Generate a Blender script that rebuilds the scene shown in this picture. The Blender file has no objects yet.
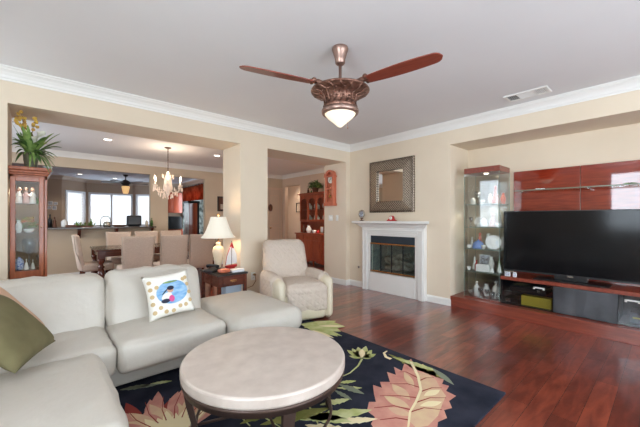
import bpy, bmesh, math, random
from mathutils import Vector, Matrix, noise
R_ = math.radians
PI = math.pi
random.seed(7)
SC = bpy.context.scene
COL = SC.collection

# ------------------------------------------------------------------ camera
cam_data = bpy.data.cameras.new('camera')
cam_data.sensor_width = 36.0
cam_data.lens = 312.0 / 640.0 * 36.0
cam_data.shift_y = 5.5 / 640.0
cam_data.clip_start = 0.02
cam_ob = bpy.data.objects.new('camera', cam_data)
cam_ob.location = (0, 0, 1.281)
cam_ob.rotation_euler = (R_(90), 0, R_(-41.7))
COL.objects.link(cam_ob)
SC.camera = cam_ob
SC.view_settings.view_transform = 'Standard'
SC.view_settings.look = 'None'
SC.view_settings.exposure = 0.42
SC.view_settings.gamma = 1.0
SC.view_settings.use_curve_mapping = False

# ------------------------------------------------------------------ world
W = bpy.data.worlds.new('world')
SC.world = W
W.use_nodes = True
wb = W.node_tree.nodes['Background']
wb.inputs[0].default_value = (0.90, 0.95, 1.0, 1)
wb.inputs[1].default_value = 1.0


def area(name, loc, rot, sx, sy, power, color=(1, 1, 1), portal=False):
    l = bpy.data.lights.new(name, 'AREA')
    l.shape = 'RECTANGLE'
    l.size = sx
    l.size_y = sy
    l.energy = power
    l.color = color
    if portal:
        l.cycles.is_portal = True
    o = bpy.data.objects.new(name, l)
    o.location = loc
    o.rotation_euler = rot
    COL.objects.link(o)
    return o


# daylight through the windows behind the camera and to its left, and the kitchen bay
DAY = (0.86, 0.94, 1.0)
area('daylight_rear', (1.7, -2.62, 1.35), (R_(90), 0, 0), 4.6, 2.1, 180, DAY)
area('daylight_side', (-1.42, 0.12, 1.75), (R_(90), 0, R_(-90)), 1.9, 1.5, 84, DAY)
area('daylight_side', (-1.42, 3.80, 1.75), (R_(90), 0, R_(-90)), 0.62, 1.5, 14, DAY)
area('daylight_kitchen', (1.94, 15.2, 3.0), (R_(60), 0, R_(180)), 2.6, 1.2, 420, (0.85, 0.93, 1.0))
area('daylight_kitchen', (4.75, 11.25, 1.4), (R_(90), 0, R_(90)), 3.0, 2.0, 160, (0.85, 0.93, 1.0))
area('daylight_dining', (-1.95, 6.6, 1.5), (R_(90), 0, R_(-90)), 2.0, 1.7, 60, DAY)

# pixel -> world, used only to read positions off the room's planes
_a = math.radians(48.3)
FX, FY, RX, RY = math.cos(_a), math.sin(_a), math.sin(_a), -math.cos(_a)


def onZ(px, py, z):
    l = (px - 320) / 312.0
    v = (219.0 - py) / 312.0
    t = (z - 1.281) / v
    return (t * (FX + l * RX), t * (FY + l * RY))


# ------------------------------------------------------------------ materials
def _nt(name):
    m = bpy.data.materials.new(name)
    m.use_nodes = True
    nt = m.node_tree
    b = nt.nodes['Principled BSDF']
    return m, nt, b


def c4(c):
    return (c[0], c[1], c[2], 1)


def srgb(r, g, b):
    def f(v):
        v /= 255.0
        return v / 12.92 if v <= 0.04045 else ((v + 0.055) / 1.055) ** 2.4
    return (f(r), f(g), f(b))


def mat(name, col, rough=0.5, metal=0.0, col2=None, nscale=8.0, bump=0.0, bscale=60.0, stretch=None,
        emit=None, estr=0.0, spec=None, coat=0.0, trans=0.0, alpha=1.0, detail=4.0, lo=0.35, hi=0.65, sheen=0.0):
    m, nt, b = _nt(name)
    b.inputs['Base Color'].default_value = c4(col)
    b.inputs['Roughness'].default_value = rough
    b.inputs['Metallic'].default_value = metal
    if spec is not None:
        b.inputs['Specular IOR Level'].default_value = spec
    if coat:
        b.inputs['Coat Weight'].default_value = coat
        b.inputs['Coat Roughness'].default_value = 0.03
    if sheen:
        b.inputs['Sheen Weight'].default_value = sheen
    if trans:
        b.inputs['Transmission Weight'].default_value = trans
    if alpha < 1:
        b.inputs['Alpha'].default_value = alpha
    if emit:
        b.inputs['Emission Color'].default_value = c4(emit)
        b.inputs['Emission Strength'].default_value = estr
    tc = nt.nodes.new('ShaderNodeTexCoord')
    mp = nt.nodes.new('ShaderNodeMapping')
    nt.links.new(tc.outputs['Object'], mp.inputs['Vector'])
    if stretch:
        mp.inputs['Scale'].default_value = stretch
    if col2 is not None:
        n = nt.nodes.new('ShaderNodeTexNoise')
        n.inputs['Scale'].default_value = nscale
        n.inputs['Detail'].default_value = detail
        cr = nt.nodes.new('ShaderNodeValToRGB')
        cr.color_ramp.elements[0].position = lo
        cr.color_ramp.elements[1].position = hi
        cr.color_ramp.elements[0].color = c4(col)
        cr.color_ramp.elements[1].color = c4(col2)
        nt.links.new(mp.outputs[0], n.inputs['Vector'])
        nt.links.new(n.outputs['Fac'], cr.inputs['Fac'])
        nt.links.new(cr.outputs[0], b.inputs['Base Color'])
    if bump:
        n2 = nt.nodes.new('ShaderNodeTexNoise')
        n2.inputs['Scale'].default_value = bscale
        n2.inputs['Detail'].default_value = 3
        bp = nt.nodes.new('ShaderNodeBump')
        bp.inputs['Strength'].default_value = bump
        bp.inputs['Distance'].default_value = 0.01
        nt.links.new(mp.outputs[0], n2.inputs['Vector'])
        nt.links.new(n2.outputs['Fac'], bp.inputs['Height'])
        nt.links.new(bp.outputs[0], b.inputs['Normal'])
    return m


def thin_glass(name, tint=(0.97, 0.99, 0.98), refl=0.5):
    m, nt, b = _nt(name)
    nt.nodes.remove(b)
    out = nt.nodes['Material Output']
    t = nt.nodes.new('ShaderNodeBsdfTransparent')
    t.inputs[0].default_value = c4(tint)
    g = nt.nodes.new('ShaderNodeBsdfGlossy')
    g.inputs['Roughness'].default_value = 0.02
    fr = nt.nodes.new('ShaderNodeLayerWeight')
    pw_ = nt.nodes.new('ShaderNodeMath')
    pw_.operation = 'POWER'
    pw_.inputs[1].default_value = 4.0
    mu = nt.nodes.new('ShaderNodeMath')
    mu.operation = 'MULTIPLY_ADD'
    mu.inputs[1].default_value = 0.5 * refl
    mu.inputs[2].default_value = 0.05 * refl
    mx = nt.nodes.new('ShaderNodeMixShader')
    nt.links.new(fr.outputs['Facing'], pw_.inputs[0])
    nt.links.new(pw_.outputs[0], mu.inputs[0])
    nt.links.new(mu.outputs[0], mx.inputs[0])
    nt.links.new(t.outputs[0], mx.inputs[1])
    nt.links.new(g.outputs[0], mx.inputs[2])
    nt.links.new(mx.outputs[0], out.inputs[0])
    return m


def wood(name, c1, c2, rough=0.3, coat=0.3, scale=3.0, axis='x', bump=0.04):
    st = {'x': (1, 9, 9), 'y': (9, 1, 9), 'z': (9, 9, 1)}[axis]
    return mat(name, c1, rough, col2=c2, nscale=scale, stretch=st, coat=coat, bump=bump, bscale=14, detail=6, lo=0.3, hi=0.7)


def floor_mat():
    m, nt, b = _nt('hardwood floor')
    tc = nt.nodes.new('ShaderNodeTexCoord')
    br = nt.nodes.new('ShaderNodeTexBrick')
    br.inputs['Scale'].default_value = 1.0
    br.inputs['Brick Width'].default_value = 1.25
    br.inputs['Row Height'].default_value = 0.13
    br.inputs['Mortar Size'].default_value = 0.0016
    br.inputs['Mortar Smooth'].default_value = 0.2
    br.inputs['Bias'].default_value = 0.0
    br.offset = 0.37
    br.inputs['Color1'].default_value = (0, 0, 0, 1)
    br.inputs['Color2'].default_value = (1, 1, 1, 1)
    br.inputs['Mortar'].default_value = (0.5, 0.5, 0.5, 1)
    nt.links.new(tc.outputs['Object'], br.inputs['Vector'])
    mp = nt.nodes.new('ShaderNodeMapping')
    mp.inputs['Scale'].default_value = (1.6, 9, 1)
    nt.links.new(tc.outputs['Object'], mp.inputs[0])
    n = nt.nodes.new('ShaderNodeTexNoise')
    n.inputs['Scale'].default_value = 2.2
    n.inputs['Detail'].default_value = 7
    n.inputs['Distortion'].default_value = 0.6
    nt.links.new(mp.outputs[0], n.inputs['Vector'])
    mix = nt.nodes.new('ShaderNodeMath')
    mix.operation = 'MULTIPLY_ADD'
    mix.inputs[1].default_value = 0.38
    nt.links.new(br.outputs['Color'], mix.inputs[0])
    mul = nt.nodes.new('ShaderNodeMath')
    mul.operation = 'MULTIPLY'
    mul.inputs[1].default_value = 0.8
    nt.links.new(n.outputs['Fac'], mul.inputs[0])
    nt.links.new(mul.outputs[0], mix.inputs[2])
    cr = nt.nodes.new('ShaderNodeValToRGB')
    e = cr.color_ramp.elements
    e[0].position = 0.25
    e[0].color = c4(srgb(80, 36, 27))
    e[1].position = 0.85
    e[1].color = c4(srgb(156, 74, 52))
    x = e.new(0.55)
    x.color = c4(srgb(114, 50, 36))
    nt.links.new(mix.outputs[0], cr.inputs[0])
    dk = nt.nodes.new('ShaderNodeMixRGB')
    dk.inputs[2].default_value = c4(srgb(38, 14, 10))
    nt.links.new(br.outputs['Fac'], dk.inputs[0])
    nt.links.new(cr.outputs[0], dk.inputs[1])
    nt.links.new(dk.outputs[0], b.inputs['Base Color'])
    b.inputs['Roughness'].default_value = 0.28
    b.inputs['Coat Weight'].default_value = 0.8
    b.inputs['Coat IOR'].default_value = 1.7
    b.inputs['Coat Roughness'].default_value = 0.16
    n3 = nt.nodes.new('ShaderNodeTexNoise')
    n3.inputs['Scale'].default_value = 5.0
    n3.inputs['Detail'].default_value = 3
    mp3 = nt.nodes.new('ShaderNodeMapping')
    mp3.inputs['Scale'].default_value = (1.2, 3.2, 1)
    nt.links.new(tc.outputs['Object'], mp3.inputs[0])
    nt.links.new(mp3.outputs[0], n3.inputs['Vector'])
    sub = nt.nodes.new('ShaderNodeMath')
    sub.operation = 'MULTIPLY_ADD'
    sub.inputs[1].default_value = -0.35
    nt.links.new(br.outputs['Fac'], sub.inputs[0])
    nt.links.new(n3.outputs['Fac'], sub.inputs[2])
    bp = nt.nodes.new('ShaderNodeBump')
    bp.inputs['Strength'].default_value = 0.28
    bp.inputs['Distance'].default_value = 0.012
    nt.links.new(sub.outputs[0], bp.inputs['Height'])
    nt.links.new(bp.outputs[0], b.inputs['Normal'])
    return m


def quilt_mat(name, col, scale=18.0):
    m, nt, b = _nt(name)
    b.inputs['Base Color'].default_value = c4(col)
    b.inputs['Roughness'].default_value = 0.95
    tc = nt.nodes.new('ShaderNodeTexCoord')
    mp = nt.nodes.new('ShaderNodeMapping')
    mp.inputs['Rotation'].default_value = (0.6, 0.6, R_(45))
    nt.links.new(tc.outputs['Object'], mp.inputs[0])
    ch = nt.nodes.new('ShaderNodeTexVoronoi')
    ch.distance = 'CHEBYCHEV'
    ch.inputs['Scale'].default_value = scale
    ch.inputs['Randomness'].default_value = 0.15
    nt.links.new(mp.outputs[0], ch.inputs['Vector'])
    bp = nt.nodes.new('ShaderNodeBump')
    bp.invert = True
    bp.inputs['Strength'].default_value = 1.0
    bp.inputs['Distance'].default_value = 0.02
    nt.links.new(ch.outputs['Distance'], bp.inputs['Height'])
    nt.links.new(bp.outputs[0], b.inputs['Normal'])
    return m


def lattice_mat(name):
    m, nt, b = _nt(name)
    b.inputs['Metallic'].default_value = 0.75
    b.inputs['Roughness'].default_value = 0.42
    tc = nt.nodes.new('ShaderNodeTexCoord')
    mp = nt.nodes.new('ShaderNodeMapping')
    mp.inputs['Rotation'].default_value = (0, R_(45), 0)
    nt.links.new(tc.outputs['Object'], mp.inputs[0])
    ch = nt.nodes.new('ShaderNodeTexVoronoi')
    ch.distance = 'CHEBYCHEV'
    ch.inputs['Scale'].default_value = 34
    ch.inputs['Randomness'].default_value = 0.1
    nt.links.new(mp.outputs[0], ch.inputs['Vector'])
    cr = nt.nodes.new('ShaderNodeValToRGB')
    cr.color_ramp.elements[0].position = 0.15
    cr.color_ramp.elements[1].position = 0.5
    cr.color_ramp.elements[0].color = c4(srgb(196, 182, 164))
    cr.color_ramp.elements[1].color = c4(srgb(74, 60, 50))
    nt.links.new(ch.outputs['Distance'], cr.inputs[0])
    nt.links.new(cr.outputs[0], b.inputs['Base Color'])
    bp = nt.nodes.new('ShaderNodeBump')
    bp.invert = True
    bp.inputs['Strength'].default_value = 0.7
    nt.links.new(ch.outputs['Distance'], bp.inputs['Height'])
    nt.links.new(bp.outputs[0], b.inputs['Normal'])
    return m


M = {}
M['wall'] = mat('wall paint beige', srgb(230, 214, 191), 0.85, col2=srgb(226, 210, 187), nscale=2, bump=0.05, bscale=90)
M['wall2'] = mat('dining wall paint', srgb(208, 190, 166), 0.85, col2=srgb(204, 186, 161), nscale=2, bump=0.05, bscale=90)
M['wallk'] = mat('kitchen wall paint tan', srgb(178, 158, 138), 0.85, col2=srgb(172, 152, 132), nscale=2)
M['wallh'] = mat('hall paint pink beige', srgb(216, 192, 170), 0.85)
M['ceil'] = mat('ceiling paint', srgb(232, 231, 231), 0.95, col2=srgb(230, 229, 229), nscale=1.5, bump=0.04, bscale=120)
M['white'] = mat('white trim paint', srgb(236, 234, 229), 0.4)
M['whitep'] = mat('white plastic', srgb(238, 236, 230), 0.35)
M['floor'] = floor_mat()
M['plat'] = wood('red wood veneer', srgb(112, 46, 32), srgb(142, 66, 46), 0.32, 0.4, 4.0, 'y')
M['cherry'] = wood('cherry wood', srgb(146, 74, 42), srgb(178, 100, 62), 0.3, 0.3, 4.0, 'z')
M['cherryd'] = wood('dark cherry wood', srgb(74, 32, 22), srgb(110, 52, 34), 0.25, 0.4, 4.0, 'x')
M['panel'] = wood('glossy red panel', srgb(118, 34, 20), srgb(150, 54, 32), 0.03, 1.0, 5.0, 'y', 0.0)
M['hutch'] = wood('hutch wood', srgb(134, 56, 34), srgb(168, 80, 50), 0.3, 0.3, 4.0, 'z')
M['clock'] = wood('orange wood', srgb(192, 98, 68), srgb(214, 122, 90), 0.35, 0.2, 5.0, 'z')
M['leather'] = mat('cream leather', srgb(208, 201, 190), 0.42, col2=srgb(201, 194, 182), nscale=3, bump=0.7, bscale=11, spec=0.5)
M['leather2'] = mat('cream yellow leather', srgb(220, 208, 184), 0.4, bump=0.1, bscale=120)
M['quilt'] = quilt_mat('quilted slipcover', srgb(208, 192, 177), 16.0)
M['stone'] = mat('travertine', srgb(212, 198, 186), 0.34, col2=srgb(196, 181, 169), nscale=11, detail=9, lo=0.32, hi=0.72, bump=0.03, bscale=90)
M['stonee'] = mat('travertine edge', srgb(232, 221, 206), 0.5, col2=srgb(216, 202, 186), nscale=40, bump=0.2, bscale=80)
M['bronze'] = mat('dark brown metal', srgb(84, 66, 58), 0.35, metal=0.4)
M['fanmetal'] = mat('antique copper', srgb(150, 112, 96), 0.38, metal=0.75, col2=srgb(104, 72, 60), nscale=22, bump=0.5, bscale=45)
M['fansmooth'] = mat('brushed copper', srgb(158, 130, 118), 0.34, metal=0.8)
M['blade'] = wood('fan blade wood', srgb(116, 48, 34), srgb(138, 64, 46), 0.35, 0.2, 6.0, 'x')
M['bowl'] = mat('frosted glass bowl', srgb(220, 212, 194), 0.4, emit=(1.0, 0.88, 0.66), estr=0.55)
M['glass'] = thin_glass('clear glass', refl=0.2)
M['glassg'] = thin_glass('green tinted glass', (0.965, 0.985, 0.975), 0.6)
M['glassd'] = thin_glass('smoked glass', (0.72, 0.74, 0.76), 1.0)
M['glassw'] = thin_glass('window glass', (0.96, 0.98, 1.0), 0.4)
M['gedge'] = mat('glass edge', srgb(150, 176, 166), 0.15, alpha=0.8)
M['black'] = mat('black plastic', (0.01, 0.01, 0.011), 0.35)
M['screen'] = mat('tv screen', (0.006, 0.006, 0.007), 0.12, spec=0.25)
M['blackm'] = mat('black metal', (0.02, 0.022, 0.026), 0.4, metal=0.3)
M['navy'] = mat('slate blue black metal', srgb(52, 62, 72), 0.4, metal=0.3)
M['brass'] = mat('brass', srgb(206, 160, 112), 0.22, metal=1.0)
M['chrome'] = mat('chrome', srgb(210, 210, 212), 0.15, metal=1.0)
M['steel'] = mat('stainless steel', srgb(180, 178, 174), 0.28, metal=1.0)
M['silver'] = mat('silver', srgb(190, 186, 176), 0.25, metal=0.9)
M['mirror'] = mat('mirror', (0.92, 0.92, 0.9), 0.01, metal=1.0)
M['lattice'] = lattice_mat('woven metal frame')
M['green'] = mat('leaf green', srgb(92, 124, 56), 0.5, col2=srgb(140, 166, 92), nscale=20)
M['dgreen'] = mat('dark leaf green', srgb(58, 92, 44), 0.5, col2=srgb(104, 138, 70), nscale=20)
M['yellow'] = mat('orchid yellow', srgb(214, 180, 74), 0.6, col2=srgb(176, 128, 60), nscale=30)
M['lily'] = mat('lily white', srgb(232, 232, 214), 0.6)
M['pot'] = mat('mottled grey pot', srgb(112, 112, 92), 0.5, col2=srgb(82, 80, 66), nscale=30)
M['moss'] = mat('olive velvet', srgb(122, 114, 80), 0.95, col2=srgb(106, 99, 66), nscale=6, sheen=0.0)
M['peach'] = mat('peach suede', srgb(212, 176, 148), 0.95)
M['pillow'] = mat('white pillow cotton', srgb(244, 240, 230), 0.9)
M['dot'] = mat('gold foil dot', srgb(206, 178, 130), 0.55)
M['sea'] = mat('printed sea photo', srgb(112, 166, 214), 0.8, col2=srgb(168, 204, 232), nscale=16, stretch=(1, 1, 3))
M['skin'] = mat('printed skin', srgb(214, 168, 140), 0.8)
M['pink'] = mat('printed pink', srgb(224, 88, 150), 0.8)
M['dark'] = mat('printed dark', srgb(40, 44, 66), 0.8)
M['cloth'] = mat('chair fabric', srgb(216, 195, 178), 0.95, col2=srgb(207, 185, 167), nscale=60, bump=0.2, bscale=200)
M['shade'] = mat('lamp shade linen', srgb(248, 240, 222), 0.9, emit=(1.0, 0.90, 0.76), estr=0.10)
M['ceramic'] = mat('cream ceramic', srgb(226, 206, 176), 0.3)
M['porcelain'] = mat('white porcelain', srgb(236, 234, 230), 0.2)
M['bluep'] = mat('blue porcelain', srgb(120, 150, 210), 0.25)
M['bluej'] = mat('blue glazed ceramic', srgb(60, 88, 170), 0.3, col2=srgb(220, 224, 232), nscale=60)
M['redp'] = mat('red paint', srgb(190, 44, 44), 0.4)
M['coral'] = mat('coral pink', srgb(224, 130, 110), 0.5)
M['pinkp'] = mat('pale pink', srgb(224, 188, 180), 0.6)
M['brownp'] = mat('brown', srgb(96, 58, 40), 0.6)
M['yellowb'] = mat('yellow carton', srgb(236, 206, 60), 0.6)
M['grille'] = mat('charcoal speaker cloth', srgb(44, 46, 50), 0.36, bump=0.9, bscale=5, col2=srgb(74, 76, 80), nscale=2)
M['paper'] = mat('paper', srgb(236, 236, 238), 0.8)
M['bluebox'] = mat('pale blue box', srgb(180, 196, 212), 0.6)
M['granite'] = mat('dark granite', srgb(62, 52, 46), 0.2, col2=srgb(92, 78, 68), nscale=60)
M['crystal'] = thin_glass('crystal', (0.86, 0.89, 0.91), 4.0)
M['lightdisc'] = mat('lit downlight', (1, 1, 1), 0.5, emit=(1.0, 0.93, 0.82), estr=5.0)
M['bulb'] = mat('lit bulb', (1, 1, 1), 0.5, emit=(1.0, 0.86, 0.66), estr=6.0)
M['amber'] = mat('amber glass lantern', srgb(236, 190, 120), 0.4, emit=(1.0, 0.62, 0.28), estr=0.5)
M['candle'] = mat('candle glass', srgb(236, 214, 196), 0.15, emit=(1.0, 0.82, 0.66), estr=0.12)
M['darkfan'] = mat('dark bronze fan', srgb(40, 30, 28), 0.45)
M['blind'] = mat('white blind slat', srgb(240, 244, 248), 0.7, emit=None)
M['vinyl'] = mat('window vinyl', srgb(226, 230, 234), 0.4)
def translucent(name, c1, c2, sc, k=0.5):
    m, nt, b = _nt(name)
    nt.nodes.remove(b)
    out = nt.nodes['Material Output']
    tc = nt.nodes.new('ShaderNodeTexCoord')
    n = nt.nodes.new('ShaderNodeTexNoise')
    n.inputs['Scale'].default_value = sc
    cr = nt.nodes.new('ShaderNodeValToRGB')
    cr.color_ramp.elements[0].position = 0.4
    cr.color_ramp.elements[1].position = 0.6
    cr.color_ramp.elements[0].color = c4(c1)
    cr.color_ramp.elements[1].color = c4(c2)
    nt.links.new(tc.outputs['Object'], n.inputs['Vector'])
    nt.links.new(n.outputs['Fac'], cr.inputs[0])
    d = nt.nodes.new('ShaderNodeBsdfDiffuse')
    t = nt.nodes.new('ShaderNodeBsdfTranslucent')
    mx = nt.nodes.new('ShaderNodeMixShader')
    mx.inputs[0].default_value = k
    nt.links.new(cr.outputs[0], d.inputs[0])
    nt.links.new(cr.outputs[0], t.inputs[0])
    nt.links.new(d.outputs[0], mx.inputs[1])
    nt.links.new(t.outputs[0], mx.inputs[2])
    nt.links.new(mx.outputs[0], out.inputs[0])
    return m


M['curtain'] = mat('copper curtain', srgb(158, 84, 58), 0.6, col2=srgb(128, 62, 42), nscale=4)
M['sheer'] = translucent('grey printed curtain', srgb(206, 210, 206), srgb(120, 126, 124), 7.0)
M['curtain'] = translucent('copper curtain top', srgb(186, 96, 64), srgb(150, 70, 46), 4.0, 0.45)
M['rug'] = mat('navy black rug pile', srgb(54, 56, 68), 1.0, col2=srgb(40, 42, 53), nscale=5, bump=0.3, bscale=300, spec=0.1)
M['rcoral'] = mat('rug coral wool', srgb(196, 132, 120), 1.0, col2=srgb(214, 158, 138), nscale=9, spec=0.1)
M['rpeach'] = mat('rug peach wool', srgb(220, 192, 152), 1.0, col2=srgb(212, 172, 144), nscale=9, spec=0.1)
M['rcream'] = mat('rug cream wool', srgb(238, 222, 180), 1.0, spec=0.1)
M['rgreen'] = mat('rug green wool', srgb(178, 184, 116), 1.0, col2=srgb(206, 206, 152), nscale=10, spec=0.1)
M['rolive'] = mat('rug olive wool', srgb(124, 124, 66), 1.0, col2=srgb(150, 146, 84), nscale=10, spec=0.1)
M['rvein'] = mat('rug dark coral vein', srgb(150, 66, 58), 1.0, spec=0.1)
M['photo'] = mat('printed picture', srgb(196, 206, 220), 0.6, col2=srgb(120, 110, 110), nscale=40)
M['artp'] = mat('framed print', srgb(214, 200, 178), 0.7, col2=srgb(190, 170, 150), nscale=20)
M['linen'] = mat('white ceramic dishes', srgb(214, 212, 204), 0.3)
M['fire'] = mat('soot brick', srgb(128, 134, 130), 0.9, col2=srgb(156, 160, 150), nscale=12)
M['log'] = mat('birch log', srgb(180, 172, 158), 0.9, col2=srgb(110, 100, 88), nscale=16)
M['cord'] = mat('brown cord', srgb(150, 116, 70), 0.6)


# ------------------------------------------------------------------ mesh helpers
def BM():
    return bmesh.new()


def box(bm, c, s, rot=None, mi=0):
    m = Matrix.Translation(c)
    if rot:
        m = m @ (Matrix.Rotation(rot[2], 4, 'Z') @ Matrix.Rotation(rot[1], 4, 'Y') @ Matrix.Rotation(rot[0], 4, 'X'))
    m = m @ Matrix.Diagonal((s[0], s[1], s[2], 1))
    r = bmesh.ops.create_cube(bm, size=1, matrix=m)
    if mi:
        for f in {f for v in r['verts'] for f in v.link_faces}:
            f.material_index = mi
    return r['verts']


def bx(bm, x0, x1, y0, y1, z0, z1, mi=0):
    return box(bm, ((x0 + x1) / 2, (y0 + y1) / 2, (z0 + z1) / 2), (abs(x1 - x0), abs(y1 - y0), abs(z1 - z0)), mi=mi)


def tube(bm, pts, r, seg=10, caps=True, mi=0):
    """round tube along points; r is a number or list"""
    pts = [Vector(p) for p in pts]
    n = len(pts)
    rs = r if isinstance(r, (list, tuple)) else [r] * n
    rings = []
    up = None
    for i, p in enumerate(pts):
        t = (pts[min(i + 1, n - 1)] - pts[max(i - 1, 0)]).normalized()
        if up is None:
            up = Vector((0, 0, 1)) if abs(t.z) < 0.9 else Vector((1, 0, 0))
        a = t.cross(up)
        if a.length < 1e-5:
            a = t.orthogonal()
        a.normalize()
        b = t.cross(a).normalized()
        up = -b if False else up
        rings.append([bm.verts.new(p + (a * math.cos(k * 2 * PI / seg) + b * math.sin(k * 2 * PI / seg)) * rs[i]) for k in range(seg)])
    for i in range(n - 1):
        for k in range(seg):
            f = bm.faces.new((rings[i][k], rings[i][(k + 1) % seg], rings[i + 1][(k + 1) % seg], rings[i + 1][k]))
            f.material_index = mi
            f.smooth = True
    if caps:
        for rg in (rings[0], rings[-1]):
            f = bm.faces.new(rg)
            f.material_index = mi


def lathe(bm, prof, c=(0, 0, 0), seg=24, mi=0, sy=1.0, smooth=True, caps=True):
    """prof: list of (r,z)"""
    rings = []
    for r, z in prof:
        r = max(r, 1e-4)
        rings.append([bm.verts.new((c[0] + r * math.cos(k * 2 * PI / seg), c[1] + sy * r * math.sin(k * 2 * PI / seg), c[2] + z)) for k in range(seg)])
    for i in range(len(prof) - 1):
        for k in range(seg):
            f = bm.faces.new((rings[i][k], rings[i][(k + 1) % seg], rings[i + 1][(k + 1) % seg], rings[i + 1][k]))
            f.smooth = smooth
            f.material_index = mi
    if not caps:
        return
    for rg in (rings[0], rings[-1]):
        f = bm.faces.new(rg)
        f.material_index = mi


def prism(bm, pts, h, axis='z', off=0.0, mi=0):
    """extrude 2D polygon; axis z: pts are x,y ; axis y: pts are x,z ; axis x: pts are y,z"""
    def P(p, o):
        return {'z': (p[0], p[1], o), 'y': (p[0], o, p[1]), 'x': (o, p[0], p[1])}[axis]
    a = [bm.verts.new(P(p, off)) for p in pts]
    b = [bm.verts.new(P(p, off + h)) for p in pts]
    n = len(pts)
    fs = [bm.faces.new(a), bm.faces.new(b)]
    for i in range(n):
        fs.append(bm.faces.new((a[i], a[(i + 1) % n], b[(i + 1) % n], b[i])))
    for f in fs:
        f.material_index = mi


def sphere(bm, c, r, s=(1, 1, 1), seg=12, mi=0):
    m = Matrix.Translation(c) @ Matrix.Diagonal((s[0], s[1], s[2], 1))
    v = bmesh.ops.create_uvsphere(bm, u_segments=seg, v_segments=max(6, seg * 2 // 3), radius=r, matrix=m)['verts']
    for f in {f for q in v for f in q.link_faces}:
        f.smooth = True
        f.material_index = mi


def soft(bm, c, s, r=0.05, bulge=(0, 0, 0), n=12, wr=0.0, seed=0.0, fn=None, mi=0):
    """rounded, slightly stuffed cushion box"""
    h = Vector(s) / 2
    cache = {}

    def mp(t):
        return math.copysign(1 - (1 - abs(t)) ** 1.6, t)

    def V(p):
        k = tuple(round(q, 5) for q in p)
        if k in cache:
            return cache[k]
        u = Vector((mp(p[0]), mp(p[1]), mp(p[2])))
        q = Vector((u.x * h.x, u.y * h.y, u.z * h.z))
        rr = min(r, h.x, h.y, h.z)
        cl = Vector((max(-h.x + rr, min(h.x - rr, q.x)), max(-h.y + rr, min(h.y - rr, q.y)), max(-h.z + rr, min(h.z - rr, q.z))))
        d = q - cl
        if d.length > 1e-9:
            q = cl + d.normalized() * rr
        q.x += bulge[0] * u.x * (1 - u.y ** 2) * (1 - u.z ** 2)
        q.y += bulge[1] * u.y * (1 - u.x ** 2) * (1 - u.z ** 2)
        q.z += bulge[2] * u.z * (1 - u.x ** 2) * (1 - u.y ** 2)
        if wr:
            w = noise.noise_vector(Vector((q.x * 8 + seed, q.y * 8, q.z * 4)))
            q += w * wr
        if fn:
            q = fn(q, u)
        v = bm.verts.new(q + Vector(c))
        cache[k] = v
        return v
    for ax in range(3):
        for sg in (-1, 1):
            for i in range(n):
                for j in range(n):
                    qs = []
                    for (a, b) in ((i, j), (i + 1, j), (i + 1, j + 1), (i, j + 1)):
                        p = [0, 0, 0]
                        p[ax] = sg
                        p[(ax + 1) % 3] = -1 + 2 * a / n
                        p[(ax + 2) % 3] = -1 + 2 * b / n
                        qs.append(V(p))
                    if sg < 0:
                        qs.reverse()
                    f = bm.faces.new(qs)
                    f.smooth = True
                    f.material_index = mi


def obj(name, bm, m, parent=None, bevel=0.0, smooth=None, seg=2, loc=None, rot=None, sub=0):
    bmesh.ops.recalc_face_normals(bm, faces=bm.faces)
    me = bpy.data.meshes.new(name)
    bm.to_mesh(me)
    bm.free()
    for x in (m if isinstance(m, (list, tuple)) else [m]):
        me.materials.append(M[x] if isinstance(x, str) else x)
    o = bpy.data.objects.new(name, me)
    COL.objects.link(o)
    if parent is not None:
        o.parent = parent
    if loc:
        o.location = loc
    if rot:
        o.rotation_euler = rot
    if smooth:
        for p in me.polygons:
            p.use_smooth = True
    if bevel:
        b = o.modifiers.new('bevel', 'BEVEL')
        b.width = bevel
        b.segments = seg
        b.limit_method = 'ANGLE'
        b.angle_limit = R_(40)
    if sub:
        b = o.modifiers.new('sub', 'SUBSURF')
        b.levels = sub
        b.render_levels = sub
    return o


def tag(o, label, cat, group=None):
    o['label'] = label
    o['category'] = cat
    if group:
        o['group'] = group
    return o


def thing(name, label, cat, loc=(0, 0, 0), rz=0.0, group=None):
    o = bpy.data.objects.new(name, None)
    o.empty_display_size = 0.1
    COL.objects.link(o)
    o.location = loc
    o.rotation_euler = (0, 0, rz)
    return tag(o, label, cat, group)


def struct(name, bm, m, bevel=0.0):
    o = obj(name, bm, m, bevel=bevel)
    o['kind'] = 'structure'
    return o


def dup(root, loc, rz, label, group=None):
    r = root.copy()
    COL.objects.link(r)
    r.location = loc
    r.rotation_euler = (0, 0, rz)
    r['label'] = label
    if group:
        r['group'] = group
    for ch in list(root.children):
        c = ch.copy()
        COL.objects.link(c)
        c.parent = r
        for g in ch.children:
            d = g.copy()
            COL.objects.link(d)
            d.parent = c
    return r


# ------------------------------------------------------------------ room constants
CZ = 2.70      # ceiling
HZ = 2.38      # underside of headers
YA = 4.167     # face of the wall with the two wide openings
YA2 = 4.75     # its far face
XB = 4.495     # fireplace wall face
XN = 5.11      # back of tv niche
XL = -1.25     # wall left of the camera
YR = -2.4      # wall behind the camera
YD = 8.5       # far dining wall
XH = 5.918     # far hall wall
YK = 14.0      # kitchen bay

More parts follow.
